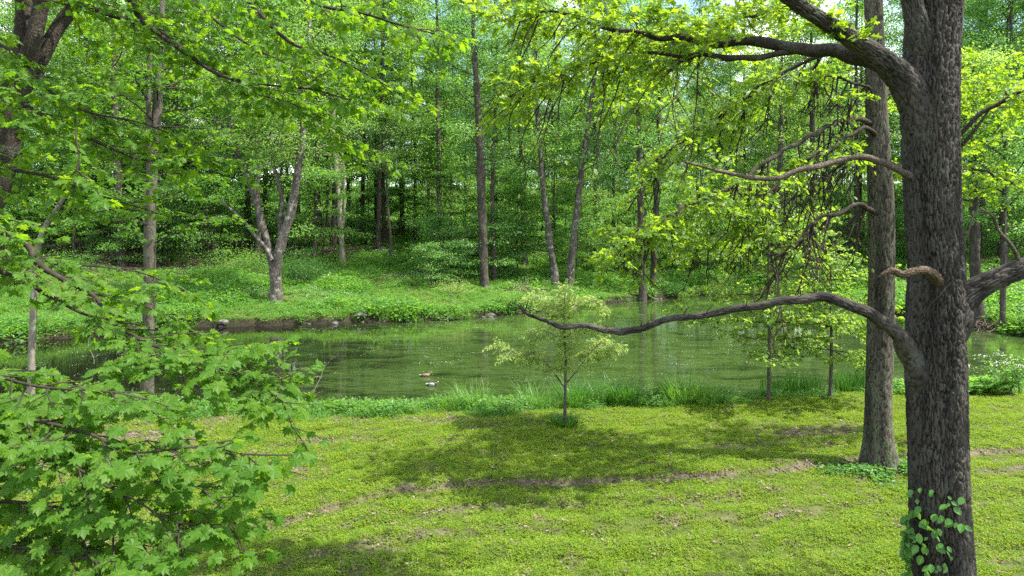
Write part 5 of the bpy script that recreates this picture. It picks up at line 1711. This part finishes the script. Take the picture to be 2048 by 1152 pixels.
def dead_branch(name, label, cat, start, d, L, r, rs, n_sub=6, mat='deadwood', group=None, droop=.0):
    e = empty(name, start, label, cat, group)
    T = Tubes(); LV = Leaves()
    path = wander([0, 0, 0], d, L, 8, .10, droop, rs)
    T.add(path, np.linspace(r, r * .3, len(path)), 7)
    link('stem', T.mesh('stem', M[mat]), e)
    T2 = Tubes()
    for i in range(n_sub):
        k = rs.randint(1, 8)
        leafy_twig(T2, LV, path[k], nrm(d) * .6 + rs.normal(0, .6, 3) + UP * .3, L * rs.uniform(.25, .5), rs, r0=r * .45, sub=2, p_leaf=0)
    if T2.V: 
        o = link('twigs', T2.mesh('twigs', M[mat]), e); o['kind'] = 'stuff'


rs = np.random.RandomState(123)
Yw = (EYE - WATER) * FPX / (732 - HOR)
dead_branch('dead_branch', 'pale forked dead branch sticking up out of the dark water', 'branch', P(188, 728, Yw), [.05, 0, 1], 1.1, .018, rs, 6, 'palebark')
dead_branch('fallen_twig', 'small pale twiggy branch tip at the water beyond the maple leaves', 'branch', P(605, 815, 22.0), [.6, .2, .9], 1.5, .014, rs, 6, 'palebark')
g = on_ground(925, 532)
dead_branch('fallen_log', 'dark fallen log on the hillside behind the creeper-wrapped tree', 'log', (g[0] - 3, g[1], gz(g[0] - 3, g[1]) + .16), [1, .12, .02], 5.5, .20, rs, 3, 'forestbark')
g = on_ground(1060, 500)
dead_branch('fallen_log', 'brown fallen log lying across the slope behind the leaning pair', 'log', (g[0] - 2, g[1], gz(g[0] - 2, g[1]) + .2), [1, -.05, .02], 6, .22, rs, 3, 'deadwood')
g = on_ground(150, 510)
dead_branch('fallen_log', 'long grey log on the brown hillside near the stout tree', 'log', (g[0] - 3, g[1], gz(g[0] - 3, g[1]) + .2), [1, .05, 0], 7, .2, rs, 4, 'deadwood')
g = on_ground(800, 470)
dead_branch('fallen_log', 'dark log near the top of the slope under the packed trunks', 'log', (g[0] - 4, g[1], gz(g[0] - 4, g[1]) + .2), [1, .0, 0], 8, .22, rs, 4, 'forestbark')
for px, py, lab in [(1045, 585, 'heap of brown dead brush on the far bank left of the leaning pair'), (205, 520, 'pale brush heap on the brown hillside by the long grey log'), (1985, 660, 'heap of dead branches on the muddy shore under the big oak limb')]:
    g = on_ground(px, py)
    e = empty('brush_heap', g, lab, 'brush pile', 'heaps of dead brush')
    T = Tubes()
    for i in range(90):
        q = rs.normal(0, 1, 3) * [.9, .5, .05] + [0, 0, rs.uniform(.0, .45)]
        a = rs.uniform(0, 6.28)
        T.add(wander(q, [math.cos(a), math.sin(a) * .7, rs.uniform(-.3, .6)], rs.uniform(.6, 1.8), 4, .2, .05, rs), np.linspace(.022, .006, 5), 4)
    link('branches', T.mesh('branches', M['deadbrush']), e)['kind'] = 'stuff'
dead_branch('floating_stick', 'small dark stick floating in the pale glare of the pond', 'stick', P(750, 737, (EYE - WATER) * FPX / (737 - HOR)) + np.array([0, 0, .03]), [.9, .1, .25], .45, .03, rs, 1, 'twig')

DUCK = {}
for nm, c in (('duck_grey', ((.22, .20, .18), (.42, .39, .36))), ('duck_brown', ((.13, .085, .05), (.27, .19, .12))), ('duck_breast', ((.055, .03, .02), (.085, .045, .03))), ('duck_head', ((.008, .03, .016), (.02, .055, .03))),
              ('duck_dark', ((.012, .011, .010), (.03, .028, .026))), ('duck_white', ((.6, .6, .58), (.78, .78, .76))), ('duck_bill', ((.42, .36, .06), (.55, .47, .1)))):
    DUCK[nm] = plain_mat(nm, c[0], c[1], 40, .6, .1, .3)


def duck(label, px, py, heading, drake):
    Y = (EYE - WATER) * FPX / (py + 5 - HOR)
    q = P(px, py, Y)
    e = empty('mallard', (q[0], Y, WATER), label, 'duck', 'ducks on the pond')
    # rings from tail to crown: x, z, half-width, half-height, tilt (0 upright ring, 1 level ring)
    rings = [(-.29, .10, .006, .004), (-.25, .085, .04, .018), (-.20, .07, .07, .045), (-.12, .06, .095, .07), (-.02, .055, .108, .085), (.08, .055, .10, .085), (.145, .075, .078, .075), (.178, .115, .05, .055),
             (.19, .155, .036, .042), (.198, .190, .036, .042), (.212, .222, .042, .046), (.225, .245, .034, .036), (.23, .262, .012, .012)]
    tilts = [0, 0, 0, 0, 0, .05, .4, .75, 1.0, 1.1, 1.0, 1.2, 1.4]
    n = 14; V = []
    for (x, z, w, h), t in zip(rings, tilts):
        for k in range(n):
            a = 2 * math.pi * k / n
            c, s = math.cos(a), math.sin(a)
            V.append((x - s * h * math.sin(t), c * w, z + s * h * math.cos(t)))
    F, mi = [], []
    if drake: ms = [8, 5, 4, 0, 0, 0, 2, 2, 5, 3, 3, 3]
    else: ms = [8, 1, 1, 1, 1, 1, 1, 1, 1, 1, 4, 4]
    order = ['duck_grey', 'duck_brown', 'duck_breast', 'duck_head', 'duck_dark', 'duck_white']
    for i in range(len(rings) - 1):
        for k in range(n):
            F.append([i * n + k, i * n + (k + 1) % n, (i + 1) * n + (k + 1) % n, (i + 1) * n + k]); mi.append(ms[i] % 6 if ms[i] < 6 else 5)
    me = make_mesh('body', np.array(V), [np.array(F)], None, True, [DUCK[o] for o in order], mi)
    link('body', me, e)
    for sg in (1, -1):      # folded wing along each flank
        W = []
        ws = [(-.23, .095, .004), (-.17, .115, .025), (-.06, .125, .040), (.05, .115, .034), (.11, .10, .008)]
        for x, z, h in ws:
            yb = .058 if x < -.2 else .088 if x < -.1 or x > .08 else .098
            W += [(x, sg * (yb + .004), z - h), (x, sg * (yb + .012), z), (x, sg * (yb - .018), z + h * .8)]
        FF = []
        for i in range(4):
            for k in range(2):
                FF.append([i * 3 + k, i * 3 + k + 1, i * 3 + k + 4, i * 3 + k + 3])
        link('wing', make_mesh('wing', np.array(W), [np.array(FF)], DUCK['duck_grey' if drake else 'duck_brown'], True), e)
    B = np.array([(.25, -.016, .205), (.25, .016, .205), (.25, .016, .228), (.25, -.016, .228), (.315, -.019, .196), (.315, .019, .196), (.312, .015, .207), (.312, -.015, .207)])
    link('bill', make_mesh('bill', B, [np.array([[0, 1, 2, 3], [4, 7, 6, 5], [0, 4, 5, 1], [1, 5, 6, 2], [2, 6, 7, 3], [3, 7, 4, 0]])], DUCK['duck_bill']), e)
    e.rotation_euler = (0, 0, heading)
    e.scale = (.85, .85, .85)


duck('drake mallard with pale grey flanks and dark green head swimming nearest the bank', 864, 767, -.25, True)
duck('brown mallard swimming just behind the pale grey drake', 851, 748, .1, False)
